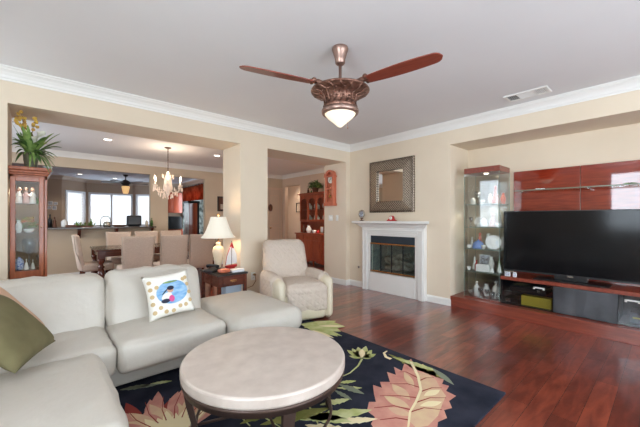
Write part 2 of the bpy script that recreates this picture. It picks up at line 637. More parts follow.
# ------------------------------------------------------------------ shell
b = BM()
bx(b, -3.2, 8.2, YR - 0.2, 15.2, -0.12, 0)
struct('floor', b, 'floor')
b = BM()
bx(b, XL - 0.12, 8.2, YR - 0.14, YD + 0.12, CZ, CZ + 0.1)
bx(b, -3.2, XL - 0.12, YA, YD + 0.12, CZ, CZ + 0.1)
struct('ceiling', b, 'ceil')
b = BM()
bx(b, -3.2, 8.2, YD + 0.12, 14.14, CZ, CZ + 0.1)
struct('ceiling', b, mat('daylight tinted kitchen ceiling', srgb(206, 212, 220), 0.95))  # blue of the window daylight is put into this ceiling colour

b = BM()   # wall with openings to dining room and hall
bx(b, XL, -0.244, YA, YA2, 0, CZ)
bx(b, 2.16, 2.62, YA, YA2, 0, CZ)
bx(b, 4.38, XB, YA, YA2 + 0.03, 0, CZ)
bx(b, -0.244, 2.16, YA, YA2, HZ, CZ)
bx(b, 2.62, 4.38, YA, YA2, HZ, CZ)
struct('wall_left', b, 'wall')

b = BM()   # fireplace wall with firebox hole and tv niche
FY0, FY1, FZ0, FZ1 = 2.70, 3.60, 0.33, 0.985
bx(b, XB, 5.3, 2.161, FY0, 0, CZ)
bx(b, XB, 5.3, FY1, YA2 + 0.03, 0, CZ)
bx(b, XB, 5.3, FY0, FY1, 0, FZ0)
bx(b, XB, 5.3, FY0, FY1, FZ1, CZ)
bx(b, 4.95, 5.3, FY0, FY1, FZ0, FZ1)
bx(b, XN, 5.3, -0.95, 2.161, 0, HZ)
bx(b, XB, 5.3, -0.95, 2.161, HZ, CZ)
bx(b, XB, 5.3, YR, -0.95, 0, CZ)
struct('wall_right', b, 'wall')

# wall behind the camera with one wide window
b = BM()
bx(b, XL, -0.6, YR - 0.14, YR, 0, CZ)
bx(b, 4.0, 5.3, YR - 0.14, YR, 0, CZ)
bx(b, -0.6, 4.0, YR - 0.14, YR, 0, 0.35)
bx(b, -0.6, 4.0, YR - 0.14, YR, 2.38, CZ)
struct('wall_rear', b, 'wall')
# wall on the camera's left with two windows
b = BM()
bx(b, XL - 0.14, XL, YR - 0.14, -0.85, 0, CZ)
bx(b, XL - 0.14, XL, 1.10, 3.48, 0, CZ)
bx(b, XL - 0.14, XL, 4.12, YA2, 0, CZ)
for y0, y1 in ((-0.85, 1.10), (3.48, 4.12)):
    bx(b, XL - 0.14, XL, y0, y1, 0, 1.0)
    bx(b, XL - 0.14, XL, y0, y1, 2.54, CZ)
struct('wall_side', b, 'wall')


def window(name, p0, p1, z0, z1, nm=1, slats=24, depth=0.07, fw=0.05, trim=0.0, blind=True, gap=0.0):
    """window between two floor points; frame, mullions, pane, blind"""
    x0, y0 = p0
    x1, y1 = p1
    L = math.hypot(x1 - x0, y1 - y0)
    ang = math.atan2(y1 - y0, x1 - x0)
    r = bpy.data.objects.new(name, None)
    COL.objects.link(r)
    r.location = (x0, y0, 0)
    r.rotation_euler = (0, 0, ang)
    r['kind'] = 'structure'
    b = BM()
    bx(b, 0, L, -depth / 2, depth / 2, z0, z0 + fw)
    bx(b, 0, L, -depth / 2, depth / 2, z1 - fw, z1)
    bx(b, 0, fw, -depth / 2, depth / 2, z0 + fw, z1 - fw)
    bx(b, L - fw, L, -depth / 2, depth / 2, z0 + fw, z1 - fw)
    for k in range(1, nm):
        xx = L * k / nm
        bx(b, xx - fw / 2, xx + fw / 2, -depth / 2, depth / 2, z0 + fw, z1 - fw)
    obj('window_frame', b, 'vinyl', r, bevel=0.004)
    b = BM()
    bx(b, fw, L - fw, -0.004, 0.004, z0 + fw, z1 - fw)
    obj('pane', b, 'glassw', r)
    if blind:
        b = BM()
        n = slats
        for k in range(n):
            zz = z0 + fw + (k + 0.5) * (z1 - z0 - 2 * fw) / n
            box(b, (L / 2, gap, zz), (L - 2 * fw - 0.01, 0.03, 0.0025), rot=(R_(14), 0, 0))
        obj('blind', b, 'blind', r)
    return r


window('window_1', (-0.6, YR - 0.07), (4.0, YR - 0.07), 0.35, 2.38, 4, 34, gap=0.03)
window('window_2', (XL - 0.07, 1.10), (XL - 0.07, -0.85), 1.0, 2.54, 2, 26, gap=0.03)
window('window_3', (XL - 0.07, 4.12), (XL - 0.07, 3.48), 1.0, 2.54, 1, 26, gap=0.03)

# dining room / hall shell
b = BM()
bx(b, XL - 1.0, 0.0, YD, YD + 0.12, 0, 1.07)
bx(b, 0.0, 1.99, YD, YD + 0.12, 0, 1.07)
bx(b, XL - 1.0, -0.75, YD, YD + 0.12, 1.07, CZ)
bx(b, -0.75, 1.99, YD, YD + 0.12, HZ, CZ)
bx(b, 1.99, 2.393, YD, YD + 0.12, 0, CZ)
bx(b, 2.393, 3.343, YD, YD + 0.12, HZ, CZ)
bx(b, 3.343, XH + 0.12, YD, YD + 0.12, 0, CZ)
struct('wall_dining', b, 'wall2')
b = BM()
bx(b, XL - 0.5, XL - 0.36, YA2, 5.6, 0, CZ)
bx(b, XL - 0.5, XL - 0.36, 7.6, YD, 0, CZ)
bx(b, XL - 0.5, XL - 0.36, 5.6, 7.6, 0, 0.6)
bx(b, XL - 0.5, XL - 0.36, 5.6, 7.6, 2.3, CZ)
bx(b, XL - 0.36, XL - 0.1, YA2 - 0.1, YA2, 0, CZ)
struct('wall_dining_side', b, 'wall2')
window('window_4', (XL - 0.43, 7.6), (XL - 0.43, 5.6), 0.6, 2.3, 2, 26, gap=0.03)
b = BM()
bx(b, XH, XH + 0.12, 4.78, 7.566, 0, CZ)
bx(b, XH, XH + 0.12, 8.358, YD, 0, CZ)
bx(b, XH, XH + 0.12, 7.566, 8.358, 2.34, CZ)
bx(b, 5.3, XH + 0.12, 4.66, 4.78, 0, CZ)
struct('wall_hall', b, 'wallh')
b = BM()
bx(b, 6.75, 6.85, 7.2, 9.6, 0, CZ)
bx(b, XH + 0.12, 6.85, 9.5, 9.6, 0, CZ)
bx(b, XH + 0.12, 6.85, 7.1, 7.2, 0, CZ)
struct('wall_hall_end', b, 'wallh')

# kitchen shell
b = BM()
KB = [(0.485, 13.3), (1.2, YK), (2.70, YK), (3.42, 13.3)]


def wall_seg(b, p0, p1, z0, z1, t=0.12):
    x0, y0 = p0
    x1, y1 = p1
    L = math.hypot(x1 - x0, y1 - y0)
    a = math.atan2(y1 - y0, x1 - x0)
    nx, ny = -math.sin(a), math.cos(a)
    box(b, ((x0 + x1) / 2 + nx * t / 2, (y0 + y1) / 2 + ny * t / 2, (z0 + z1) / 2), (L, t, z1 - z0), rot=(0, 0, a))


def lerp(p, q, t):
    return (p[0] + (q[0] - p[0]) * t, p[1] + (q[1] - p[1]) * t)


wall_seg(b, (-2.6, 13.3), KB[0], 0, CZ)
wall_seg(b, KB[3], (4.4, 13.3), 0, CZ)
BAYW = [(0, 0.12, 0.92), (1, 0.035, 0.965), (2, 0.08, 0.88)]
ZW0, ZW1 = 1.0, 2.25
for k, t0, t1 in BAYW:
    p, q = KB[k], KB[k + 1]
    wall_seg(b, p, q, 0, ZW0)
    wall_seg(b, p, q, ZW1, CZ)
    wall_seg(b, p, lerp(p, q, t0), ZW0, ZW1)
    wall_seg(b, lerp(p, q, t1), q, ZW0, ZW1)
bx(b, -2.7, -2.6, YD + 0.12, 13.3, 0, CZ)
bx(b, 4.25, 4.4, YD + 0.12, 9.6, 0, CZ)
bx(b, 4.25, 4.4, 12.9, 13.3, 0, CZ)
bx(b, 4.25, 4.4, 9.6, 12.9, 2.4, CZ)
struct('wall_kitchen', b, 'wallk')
for i, (k, t0, t1) in enumerate(BAYW):
    p, q = KB[k], KB[k + 1]
    window('window_%d' % (5 + i), lerp(p, q, t0), lerp(p, q, t1), ZW0, ZW1, 2 if k == 1 else 1, 20, fw=0.07, gap=-0.02)
window('window_8', (4.3, 12.9), (4.3, 9.6), 0.05, 2.4, 3, 0, fw=0.06, blind=False)


# crown mouldings, swept along polylines on the wall faces
def sweep(bm, path, prof, closed=False):
    """path: xy points, profile: (offset to the left normal, z)"""
    n = len(path)
    rings = []
    for i, p in enumerate(path):
        p = Vector(p)
        d1 = (p - Vector(path[i - 1])).normalized() if i > 0 else None
        d2 = (Vector(path[i + 1]) - p).normalized() if i < n - 1 else None
        if d1 is None:
            d1 = d2
        if d2 is None:
            d2 = d1
        n1 = Vector((-d1.y, d1.x))
        n2 = Vector((-d2.y, d2.x))
        m = (n1 + n2)
        m = m / (m.length ** 2) * 2
        rings.append([bm.verts.new((p.x + m.x * o, p.y + m.y * o, z)) for o, z in prof])
    k = len(prof)
    for i in range(n - 1):
        for j in range(k):
            bm.faces.new((rings[i][j], rings[i][(j + 1) % k], rings[i + 1][(j + 1) % k], rings[i + 1][j]))
    for r in (rings[0], rings[-1]):
        bm.faces.new(r)


CROWN = [(0, CZ - 0.115), (0.010, CZ - 0.115), (0.014, CZ - 0.098), (0.022, CZ - 0.092), (0.030, CZ - 0.070), (0.048, CZ - 0.046),
         (0.068, CZ - 0.030), (0.074, CZ - 0.030), (0.082, CZ - 0.016), (0.096, CZ - 0.012), (0.100, CZ - 0.001), (0, CZ - 0.001)]
CROWN = [(o, z) for o, z in CROWN]
b = BM()
sweep(b, [(XB, YR), (XB, YA), (XL, YA), (XL, YR)], CROWN)
struct('trim_1', b, 'white')
b = BM()
sweep(b, [(XH, 4.79), (XH, YD), (XL - 0.36, YD), (XL - 0.36, YA2)], CROWN)
struct('trim_2', b, 'white')
b = BM()
KC = [(o * 1.3, z) for o, z in CROWN]
sweep(b, [(4.25, 9.0), (4.25, 13.3), KB[3], KB[2], KB[1], KB[0], (-2.6, 13.3)], KC)
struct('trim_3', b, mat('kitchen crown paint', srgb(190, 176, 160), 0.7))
BASE = [(0, 0), (0.016, 0), (0.016, 0.085), (0.012, 0.092), (0.008, 0.105), (0, 0.105)]
b = BM()
sweep(b, [(XB + 0.02, 2.161), (XB, 2.161), (XB, 2.53)], BASE)
sweep(b, [(XB, 3.781), (XB, YA), (4.38, YA), (4.38, 4.78)], BASE)
sweep(b, [(2.62, 4.74), (2.62, YA), (2.16, YA), (2.16, 4.74)], BASE)
sweep(b, [(-0.244, 4.74), (-0.244, YA), (XL, YA)], BASE)
struct('baseboard_right', b, 'white')
b = BM()
BASE2 = [(o, z * 1.3) for o, z in BASE]
sweep(b, [(2.393, YD), (XL - 0.36, YD)], BASE2)
sweep(b, [(5.25, YD), (3.343, YD)], BASE2)
sweep(b, [(XH, 4.8), (XH, 7.55)], BASE2)
struct('baseboard_left', b, 'white')

# hall door in the far wall, seen beyond the opening
b = BM()
bx(b, 5.36, 5.84, YD - 0.015, YD, 0.01, 2.22)
dr = struct('door_1', b, mat('door paint', srgb(208, 188, 168), 0.6))
b = BM()
for z0, z1 in ((0.2, 1.0), (1.12, 2.05)):
    for (x0, x1, za, zb) in ((5.44, 5.76, z0, z0 + 0.02), (5.44, 5.76, z1 - 0.02, z1), (5.44, 5.46, z0, z1), (5.74, 5.76, z0, z1)):
        bx(b, x0, x1, YD - 0.021, YD - 0.013, za, zb)
obj('door_panel', b, M['wallh'], dr)
b = BM()
for (x0, x1, za, zb) in ((5.29, 5.36, 0, 2.29), (5.36, 5.84, 2.22, 2.29), (5.84, 5.9, 0, 2.29)):
    bx(b, x0, x1, YD - 0.022, YD, za, zb)
obj('door_casing', b, M['wallh'], dr)
b = BM()
sphere(b, (5.42, YD - 0.06, 1.0), 0.03)
tube(b, [(5.42, YD - 0.01, 1.0), (5.42, YD - 0.05, 1.0)], 0.012)
obj('door_handle', b, 'brass', dr)

# ================================================================== THINGS
# ------------------------------------------------------------------ fireplace (front faces -x): local x = world -y
fp = thing('fireplace', 'white painted fireplace with mantel shelf and brass trimmed glass doors', 'fireplace', (XB, 3.155, 0), R_(-90))
# local: x right (world -y), y depth (local -y towards room)
b = BM()
W2 = 0.625
bx(b, -W2, -W2 + 0.11, -0.09, 0.0, 0, 1.13)
bx(b, W2 - 0.11, W2, -0.09, 0.0, 0, 1.13)
bx(b, -W2 + 0.11, W2 - 0.11, -0.09, 0.0, 1.035, 1.13)
bx(b, -W2 + 0.115, -0.45, -0.065, 0.0, 0, 1.035)
bx(b, 0.45, W2 - 0.115, -0.065, 0.0, 0, 1.035)
bx(b, -0.45, 0.45, -0.065, 0.0, 0.985, 1.035)
bx(b, -0.45, 0.45, -0.065, 0.0, 0, 0.33)
for s in (-1, 1):
    bx(b, s * (W2 - 0.02), s * (W2 - 0.045), -0.102, -0.09, 0.0, 1.10)
bx(b, -W2 + 0.02, W2 - 0.02, -0.102, -0.09, 1.075, 1.10)
obj('surround', b, 'white', fp, bevel=0.006)
b = BM()
prof = [(0, 1.13), (-0.10, 1.13), (-0.108, 1.145), (-0.12, 1.15), (-0.135, 1.175), (-0.16, 1.195), (-0.19, 1.205), (-0.205, 1.21), (-0.205, 1.245), (0, 1.245)]
rings = []
for x, k in ((-W2, -1), (W2, 1)):
    rings.append([b.verts.new((x + k * 1.3 * (-y - 0.09 if -y > 0.09 else 0), y, z)) for y, z in prof])
for j in range(len(prof)):
    b.faces.new((rings[0][j], rings[0][(j + 1) % len(prof)], rings[1][(j + 1) % len(prof)], rings[1][j]))
b.faces.new(rings[0])
b.faces.new(rings[1])
obj('mantel_shelf', b, 'white', fp)
b = BM()
bx(b, -0.45, 0.45, -0.055, 0.0, 0.86, 0.985)
obj('hood', b, 'navy', fp, bevel=0.004)
b = BM()
bx(b, -0.45, 0.45, -0.072, -0.04, 0.835, 0.86)
obj('brass_trim', b, 'brass', fp, bevel=0.004)
b = BM()
bx(b, -0.45, 0.45, -0.072, -0.04, 0.345, 0.37)
obj('brass_trim', b, 'brass', fp, bevel=0.004)
b = BM()
for x in (-0.445, -0.225, 0.0, 0.225, 0.445):
    bx(b, x - 0.006, x + 0.006, -0.06, -0.045, 0.37, 0.835)
obj('door_frame', b, 'blackm', fp)
b = BM()
for i in range(4):
    x = -0.44 + i * 0.222
    bx(b, x, x + 0.21, -0.053, -0.049, 0.372, 0.833)
obj('glass_door', b, thin_glass('tinted firescreen glass', (0.80, 0.86, 0.86), 1.2), fp)
b = BM()
bx(b, -0.44, 0.44, 0.41, 0.44, 0.335, 0.98)
bx(b, -0.445, -0.42, 0.0, 0.43, 0.335, 0.98)
bx(b, 0.42, 0.445, 0.0, 0.43, 0.335, 0.98)
bx(b, -0.44, 0.44, 0.0, 0.43, 0.332, 0.345)
obj('firebox', b, 'fire', fp)
b = BM()
for x, z, a in ((-0.02, 0.42, 0.1), (0.03, 0.52, -0.25), (-0.05, 0.60, 0.3)):
    tube(b, [(x - 0.26, 0.16 + a * 0.2, z - a * 0.15), (x, 0.15, z), (x + 0.27, 0.17, z + a * 0.2)], [0.05, 0.055, 0.045], 9)
obj('log', b, 'log', fp)
b = BM()
tube(b, [(0, -0.012, 0), (0, 0.0, 0)], 0.02, 12)
tag(obj('gas_valve', b, 'chrome', loc=(XB - 0.003, 3.93, 0.37), rot=(0, 0, R_(-90))), 'small round metal gas key plate low on the wall left of the fireplace', 'valve')

# mirror
mr = thing('wall_mirror', 'square mirror in a wide woven bronze metal frame above the mantel', 'mirror', (XB - 0.002, 3.195, 1.395), R_(-90))
hw = 0.455
b = BM()
o_, i_ = hw, 0.27
zc = 0.455
for k in range(4):
    a = k * PI / 2
    ca, sa = math.cos(a), math.sin(a)
    pts = [(-o_, -o_, 0), (o_, -o_, 0), (o_, -o_, -0.03), (-o_, -o_, -0.03), (-i_, -i_, 0), (i_, -i_, 0), (i_, -i_, -0.065), (-i_, -i_, -0.065), (-o_ + 0.02, -o_ + 0.02, -0.045), (o_ - 0.02, -o_ + 0.02, -0.045)]
    v = [b.verts.new((p[0] * ca - p[1] * sa, p[2], zc + p[0] * sa + p[1] * ca)) for p in pts]
    for f in ((0, 1, 2, 3), (3, 2, 9, 8), (8, 9, 6, 7), (7, 6, 5, 4)):
        b.faces.new([v[q] for q in f])
obj('mirror_frame', b, 'lattice', mr)
b = BM()
bx(b, -i_, i_, -0.03, -0.012, zc - i_, zc + i_)
obj('mirror_glass', b, 'mirror', mr, bevel=0.012, seg=1)

# mantel items
mc = thing('mantel_clock', 'small red tambour clock with white dial on the mantel shelf', 'clock', (XB - 0.10, 3.12, 1.246), R_(-90))
b = BM()
pts = [(-0.085, 0), (0.085, 0), (0.085, 0.018), (0.06, 0.026)]
pts += [(0.042 * math.cos(t), 0.05 + 0.042 * math.sin(t)) for t in [R_(-10 + 20 * k) for k in range(11)]]
pts += [(-0.06, 0.026), (-0.085, 0.018)]
prism(b, pts, 0.05, 'y', -0.025)
obj('clock_case', b, 'redp', mc, bevel=0.003)
b = BM()
tube(b, [(0, -0.031, 0.052), (0, -0.024, 0.052)], 0.03, 20)
obj('dial', b, 'porcelain', mc)
b = BM()
bx(b, -0.0015, 0.0015, -0.0335, -0.031, 0.052, 0.074)
box(b, (0.007, -0.0325, 0.047), (0.018, 0.002, 0.002), rot=(0, R_(30), 0))
obj('hand', b, 'black', mc)
sp = thing('silver_picture_egg', 'oval silver framed picture on a stand at the left end of the mantel', 'picture frame', (XB - 0.12, 3.76, 1.246), R_(-80))
b = BM()
n = 28
for k in range(n):
    pass
pts = [(0.062 * math.cos(2 * PI * k / n), 0.125 + 0.08 * math.sin(2 * PI * k / n)) for k in range(n)]
prism(b, pts, 0.03, 'y', -0.015)
obj('oval_frame', b, 'silver', sp, bevel=0.008)
b = BM()
pts = [(0.038 * math.cos(2 * PI * k / n), 0.125 + 0.052 * math.sin(2 * PI * k / n)) for k in range(n)]
prism(b, pts, 0.006, 'y', -0.021)
obj('picture', b, 'photo', sp)
b = BM()
lathe(b, [(0.045, 0), (0.045, 0.006), (0.015, 0.015), (0.012, 0.03), (0.03, 0.048)], seg=20)
obj('stand', b, 'brownp', sp)

# pendulum clock on the jamb
pc = thing('pendulum_clock', 'orange wood pendulum wall clock with arched top and glass door', 'clock', (4.378, 4.55, 1.545), R_(-90))
b = BM()
w = 0.125
bx(b, -w, w, -0.085, 0, 0.06, 0.085)
bx(b, -w - 0.02, w + 0.02, -0.10, 0, 0.0, 0.035)
bx(b, -w - 0.01, w + 0.01, -0.095, 0, 0.035, 0.06)
bx(b, -w, -w + 0.045, -0.085, 0, 0.085, 0.60)
bx(b, w - 0.045, w, -0.085, 0, 0.085, 0.60)
bx(b, -w + 0.045, w - 0.045, -0.02, 0, 0.085, 0.66)
bx(b, -w + 0.045, w - 0.045, -0.085, -0.06, 0.33, 0.36)
bx(b, -w - 0.018, w + 0.018, -0.098, 0, 0.575, 0.60)
outer = [(math.cos(t) * (w + 0.0), 0.60 + math.sin(t) * 0.12) for t in [PI * k / 14 for k in range(15)]]
inner = [(math.cos(t) * (w - 0.045), 0.60 + math.sin(t) * 0.075) for t in [PI * k / 14 for k in range(14, -1, -1)]]
prism(b, outer + inner, 0.085, 'y', -0.085)
for x in (-w - 0.005, w + 0.005):
    lathe(b, [(0.014, 0.60), (0.018, 0.615), (0.006, 0.63), (0.011, 0.645), (0.002, 0.66)], (x, -0.08, 0), 12)
obj('clock_case', b, 'clock', pc, bevel=0.003)
b = BM()
tube(b, [(0, -0.045, 0.53), (0, -0.03, 0.53)], 0.075, 28)
obj('dial', b, 'porcelain', pc)
b = BM()
box(b, (0.012, -0.05, 0.545), (0.006, 0.003, 0.05), rot=(0, R_(35), 0))
box(b, (-0.012, -0.052, 0.515), (0.005, 0.003, 0.06), rot=(0, R_(30), 0))
obj('hand', b, 'black', pc)
b = BM()
bx(b, -0.003, 0.003, -0.05, -0.047, 0.2, 0.42)
tube(b, [(0, -0.055, 0.19), (0, -0.045, 0.19)], 0.035, 20)
obj('pendulum', b, 'brass', pc)
b = BM()
bx(b, -w + 0.045, w - 0.045, -0.078, -0.075, 0.085, 0.60)
obj('clock_glass', b, 'glass', pc)

# switches
for i, (y, n, lb) in enumerate(((4.585, 2, 'white double light switch plate under the pendulum clock, nearer the hall'), (4.40, 1, 'white single light switch plate under the pendulum clock, nearer the fireplace'))):
    s = thing('light_switch', lb, 'light switch', (4.378, y, 1.245), R_(-90), 'switch plates on the jamb')
    b = BM()
    ww = 0.06 if n == 2 else 0.036
    bx(b, -ww, ww, -0.006, 0, 0, 0.115)
    obj('cover_plate', b, 'whitep', s, bevel=0.003)
    for k in range(n):
        b = BM()
        x = (k - (n - 1) / 2) * 0.05
        box(b, (x, -0.009, 0.0575), (0.03, 0.008, 0.065), rot=(R_(5), 0, 0))
        obj('rocker', b, 'whitep', s, bevel=0.001)

# outlet on the pillar with cord
ol = thing('wall_outlet', 'white double wall outlet with a plugged cord low on the pillar', 'outlet', (2.365, YA - 0.001, 0.365), 0)
b = BM()
bx(b, -0.036, 0.036, -0.006, 0, 0, 0.118)
obj('cover_plate', b, 'whitep', ol, bevel=0.003)
for z in (0.035, 0.083):
    b = BM()
    bx(b, -0.014, 0.014, -0.0075, -0.005, z - 0.012, z + 0.012)
    for x in (-0.008, 0.008):
        bx(b, x - 0.002, x + 0.002, -0.0078, -0.0074, z - 0.006, z + 0.006, mi=1)
    obj('socket', b, ['whitep', 'black'], ol)
b = BM()
tube(b, [(2.378, YA - 0.012, 0.45), (2.378, YA - 0.035, 0.45), (2.385, YA - 0.05, 0.36), (2.33, YA - 0.05, 0.29), (2.22, YA - 0.06, 0.27), (2.15, YA - 0.05, 0.22), (2.13, YA - 0.04, 0.02), (2.04, YA + 0.05, 0.012)], 0.006, 8)
tube(b, [(2.378, YA - 0.045, 0.45), (2.378, YA - 0.009, 0.45)], 0.016, 10)
tag(obj('power_cord', b, 'cord'), 'tan power cord drooping from the pillar outlet to the end table', 'cord')

# ------------------------------------------------------------------ ceiling fan
fx, fy = 1.845, 1.82
fan = thing('ceiling_fan', 'antique copper ceiling fan with three red wood blades and a pointed glass bowl', 'ceiling fan', (fx, fy, 2.05), R_(0))
b = BM()
lathe(b, [(0.002, 0.65), (0.064, 0.65), (0.068, 0.64), (0.068, 0.628), (0.060, 0.61), (0.044, 0.555), (0.040, 0.52), (0.028, 0.508), (0.002, 0.505)], seg=28)
obj('canopy', b, 'fansmooth', fan)
b = BM()
lathe(b, [(0.013, 0.51), (0.013, 0.38), (0.028, 0.36), (0.034, 0.335), (0.05, 0.33), (0.05, 0.31)], seg=16)
obj('downrod', b, 'fansmooth', fan)
b = BM()
lathe(b, [(0.02, 0.345), (0.08, 0.34), (0.11, 0.325), (0.12, 0.305), (0.22, 0.298), (0.238, 0.295), (0.243, 0.287), (0.238, 0.279), (0.20, 0.270), (0.155, 0.255), (0.132, 0.23), (0.125, 0.195), (0.135, 0.165), (0.14, 0.13), (0.02, 0.13)], seg=40)
hm = obj('motor_housing', b, 'fanmetal', fan)
b = BM()
for k in range(16):
    a = k * PI / 8
    for rr, z, s in ((0.205, 0.275, 0.013), (0.168, 0.262, 0.013), (0.130, 0.215, 0.012)):
        sphere(b, (rr * math.cos(a + (0.2 if z < 0.27 else 0)), rr * math.sin(a + (0.2 if z < 0.27 else 0)), z), s, (1, 1, 0.6), 8)
    tube(b, [(0.236 * math.cos(a), 0.236 * math.sin(a), 0.281), (0.18 * math.cos(a + 0.12), 0.18 * math.sin(a + 0.12), 0.262), (0.14 * math.cos(a), 0.14 * math.sin(a), 0.24), (0.13 * math.cos(a + 0.1), 0.13 * math.sin(a + 0.1), 0.20), (0.138 * math.cos(a), 0.138 * math.sin(a), 0.16)], 0.006, 6)
obj('scrollwork', b, 'fanmetal', hm)
b = BM()
lathe(b, [(0.10, 0.14), (0.148, 0.138), (0.155, 0.125), (0.152, 0.105), (0.143, 0.095), (0.13, 0.095), (0.125, 0.11), (0.10, 0.14)], seg=36, caps=False)
obj('light_ring', b, 'fansmooth', fan)
b = BM()
lathe(b, [(0.128, 0.108), (0.127, 0.098), (0.120, 0.086), (0.098, 0.064), (0.072, 0.042), (0.046, 0.020), (0.028, 0.004), (0.016, -0.006), (0.004, -0.010)], seg=32)
obj('light_bowl', b, 'bowl', fan)
b = BM()
tube(b, [(0.055, -0.03, 0.045), (0.058, -0.032, -0.005)], 0.003, 6)
sphere(b, (0.058, -0.032, -0.01), 0.008, seg=8)
obj('pull_chain', b, 'fansmooth', fan)
for a in (162, -78, 42):
    b = BM()
    n = 40
    top, bot = [], []
    for i in range(n + 1):
        t = i / n
        x = 0.23 + 0.59 * t
        wd = 0.055 + 0.03 * math.sin(PI * min(1, t * 1.25)) if t < 0.8 else 0.085 - 0.0
        wd = 0.034 + 0.03 * math.sin(PI * (0.10 + 0.72 * t))
        if t > 0.9:
            wd *= math.sqrt(max(0.003, 1 - ((t - 0.9) / 0.1) ** 2))
        top.append((x, wd))
        bot.append((x, -wd))
    pts = top + bot[::-1]
    prism(b, pts, 0.008, 'z', -0.004)
    bl = obj('blade', b, 'blade', fan, bevel=0.002, loc=(0, 0, 0.318), rot=(R_(-10), R_(-1.0), R_(a)))
    b = BM()
    box(b, (0.21, 0, 0.006), (0.16, 0.045, 0.01))
    for yy in (-0.028, 0.028):
        sphere(b, (0.245, yy, 0.01), 0.022, seg=10)
    tube(b, [(0.13, 0, 0.0), (0.2, 0, 0.012), (0.27, 0, 0.008)], [0.02, 0.022, 0.014], 8)
    obj('blade_bracket', b, 'fanmetal', bl)

# vent in the ceiling
vt = thing('ceiling_vent', 'white rectangular air vent with louvres in the ceiling', 'vent', (4.105, 1.08, CZ - 0.001), R_(90))
b = BM()
for (x0, x1, y0, y1) in ((-0.21, 0.21, -0.11, -0.085), (-0.21, 0.21, 0.085, 0.11), (-0.21, -0.185, -0.085, 0.085), (0.185, 0.21, -0.085, 0.085), (-0.085, -0.075, -0.085, 0.085), (0.075, 0.085, -0.085, 0.085)):
    bx(b, x0, x1, y0, y1, -0.012, 0)
obj('vent_frame', b, 'white', vt, bevel=0.002)
b = BM()
for k in range(12):
    box(b, (0, -0.078 + k * 0.0142, -0.006), (0.15, 0.012, 0.0015), rot=(R_(35), 0, 0))
for sx in (-1, 1):
    for k in range(7):
        box(b, (sx * (0.09 + k * 0.0145), 0, -0.006), (0.0015, 0.165, 0.011), rot=(0, R_(sx * 35), 0))
obj('louvre', b, 'white', vt)
b = BM()
bx(b, -0.185, 0.185, -0.085, 0.085, -0.002, 0)
obj('duct', b, mat('duct grey', srgb(120, 118, 116), 0.9), vt)

# ------------------------------------------------------------------ rug with carved flowers (pattern lives in the rug's own mesh)
RX0, RX1, RY0, RY1 = -0.3, 2.53, 0.80, 3.25
RT = 0.012
b = BM()
bx(b, RX0, RX1, RY0, RY1, 0.0, RT)
bx(b, RX0, RX1, RY0, RY0 + 0.02, RT, RT + 0.001)


def petal(b, pts, mi, z):
    """flat polygon (world xy) in the pile"""
    v = [b.verts.new((x, y, z)) for x, y in pts]
    v2 = [b.verts.new((x, y, RT - 0.001)) for x, y in pts]
    f = b.faces.new(v)
    f.material_index = mi
    n = len(v)
    for i in range(n):
        g = b.faces.new((v[i], v[(i + 1) % n], v2[(i + 1) % n], v2[i]))
        g.material_index = mi


def PX(*pp):
    return [onZ(x, y, RT) for x, y in pp]


def leaf(b, p0, p1, w, mi, z=RT + 0.001, teeth=0, curve=0.0, fat=0.5):
    """leaf from base p0 to tip p1 (world)"""
    p0, p1 = Vector(p0), Vector(p1)
    d = p1 - p0
    nrm = Vector((-d.y, d.x)).normalized()
    L = d.length
    n = 10 if not teeth else teeth * 2
    lft, rgt = [], []
    for i in range(1, n):
        t = i / n
        s = (math.sin(PI * t ** (math.log(0.5) / math.log(fat)))) * w
        if teeth:
            s *= 1.12 if i % 2 else 0.80
        sh = -0.06 * L if (teeth and i % 2 == 0) else 0
        c = p0 + d * t + d.normalized() * (-sh * 0.5 if teeth else 0) + nrm * curve * math.sin(PI * t)
        lft.append(c + nrm * s)
        rgt.append(c - nrm * s)
    pts = [p0] + lft + [p1] + rgt[::-1]
    petal(b, [(q.x, q.y) for q in pts], mi, z)


def strip(b, pts, w, mi, z=RT + 0.0015):
    pts = [Vector(p) for p in pts]
    n = len(pts)
    a, c = [], []
    for i, p in enumerate(pts):
        t = (pts[min(i + 1, n - 1)] - pts[max(0, i - 1)]).normalized()
        m = Vector((-t.y, t.x))
        ww = w * (1 - 0.6 * i / (n - 1))
        a.append(p + m * ww)
        c.append(p - m * ww)
    petal(b, [(q.x, q.y) for q in a + c[::-1]], mi, z)


# big coral leaf in front (traced on the floor plane)
big = PX((411, 359), (416, 367), (423, 364), (427, 371), (436, 371), (436, 377), (445, 377), (442, 384), (449, 386), (446, 391), (456, 396), (449, 401), (452, 408), (444, 410), (447, 418), (438, 422), (436, 436), (420, 450), (398, 452), (384, 444), (376, 432), (371, 424), (375, 417), (367, 411), (369, 402), (376, 402), (374, 394), (373, 385), (382, 388), (380, 382), (390, 382), (387, 372), (396, 375), (394, 367), (402, 371), (404, 364))
petal(b, big, 1, RT + 0.001)
petal(b, PX((412, 364), (418, 372), (428, 374), (436, 380), (440, 388), (446, 396), (442, 405), (438, 416), (428, 426), (416, 428), (408, 420), (417, 400), (420, 384), (415, 374)), 2, RT + 0.0016)
for p0, p1, w_, mi in (((410, 400), (392, 384), 0.045, 2), ((410, 408), (384, 396), 0.045, 2), ((412, 416), (388, 408), 0.04, 2), ((414, 388), (404, 372), 0.03, 2), ((424, 396), (440, 390), 0.03, 3), ((420, 406), (442, 402), 0.03, 3)):
    leaf(b, onZ(*p0, RT), onZ(*p1, RT), w_, mi, RT + 0.00175 + 0.0001 * mi)
strip(b, PX((411, 362), (418, 376), (421, 390), (416, 402), (410, 412), (408, 430), (410, 445)), 0.012, 3, RT + 0.0022)
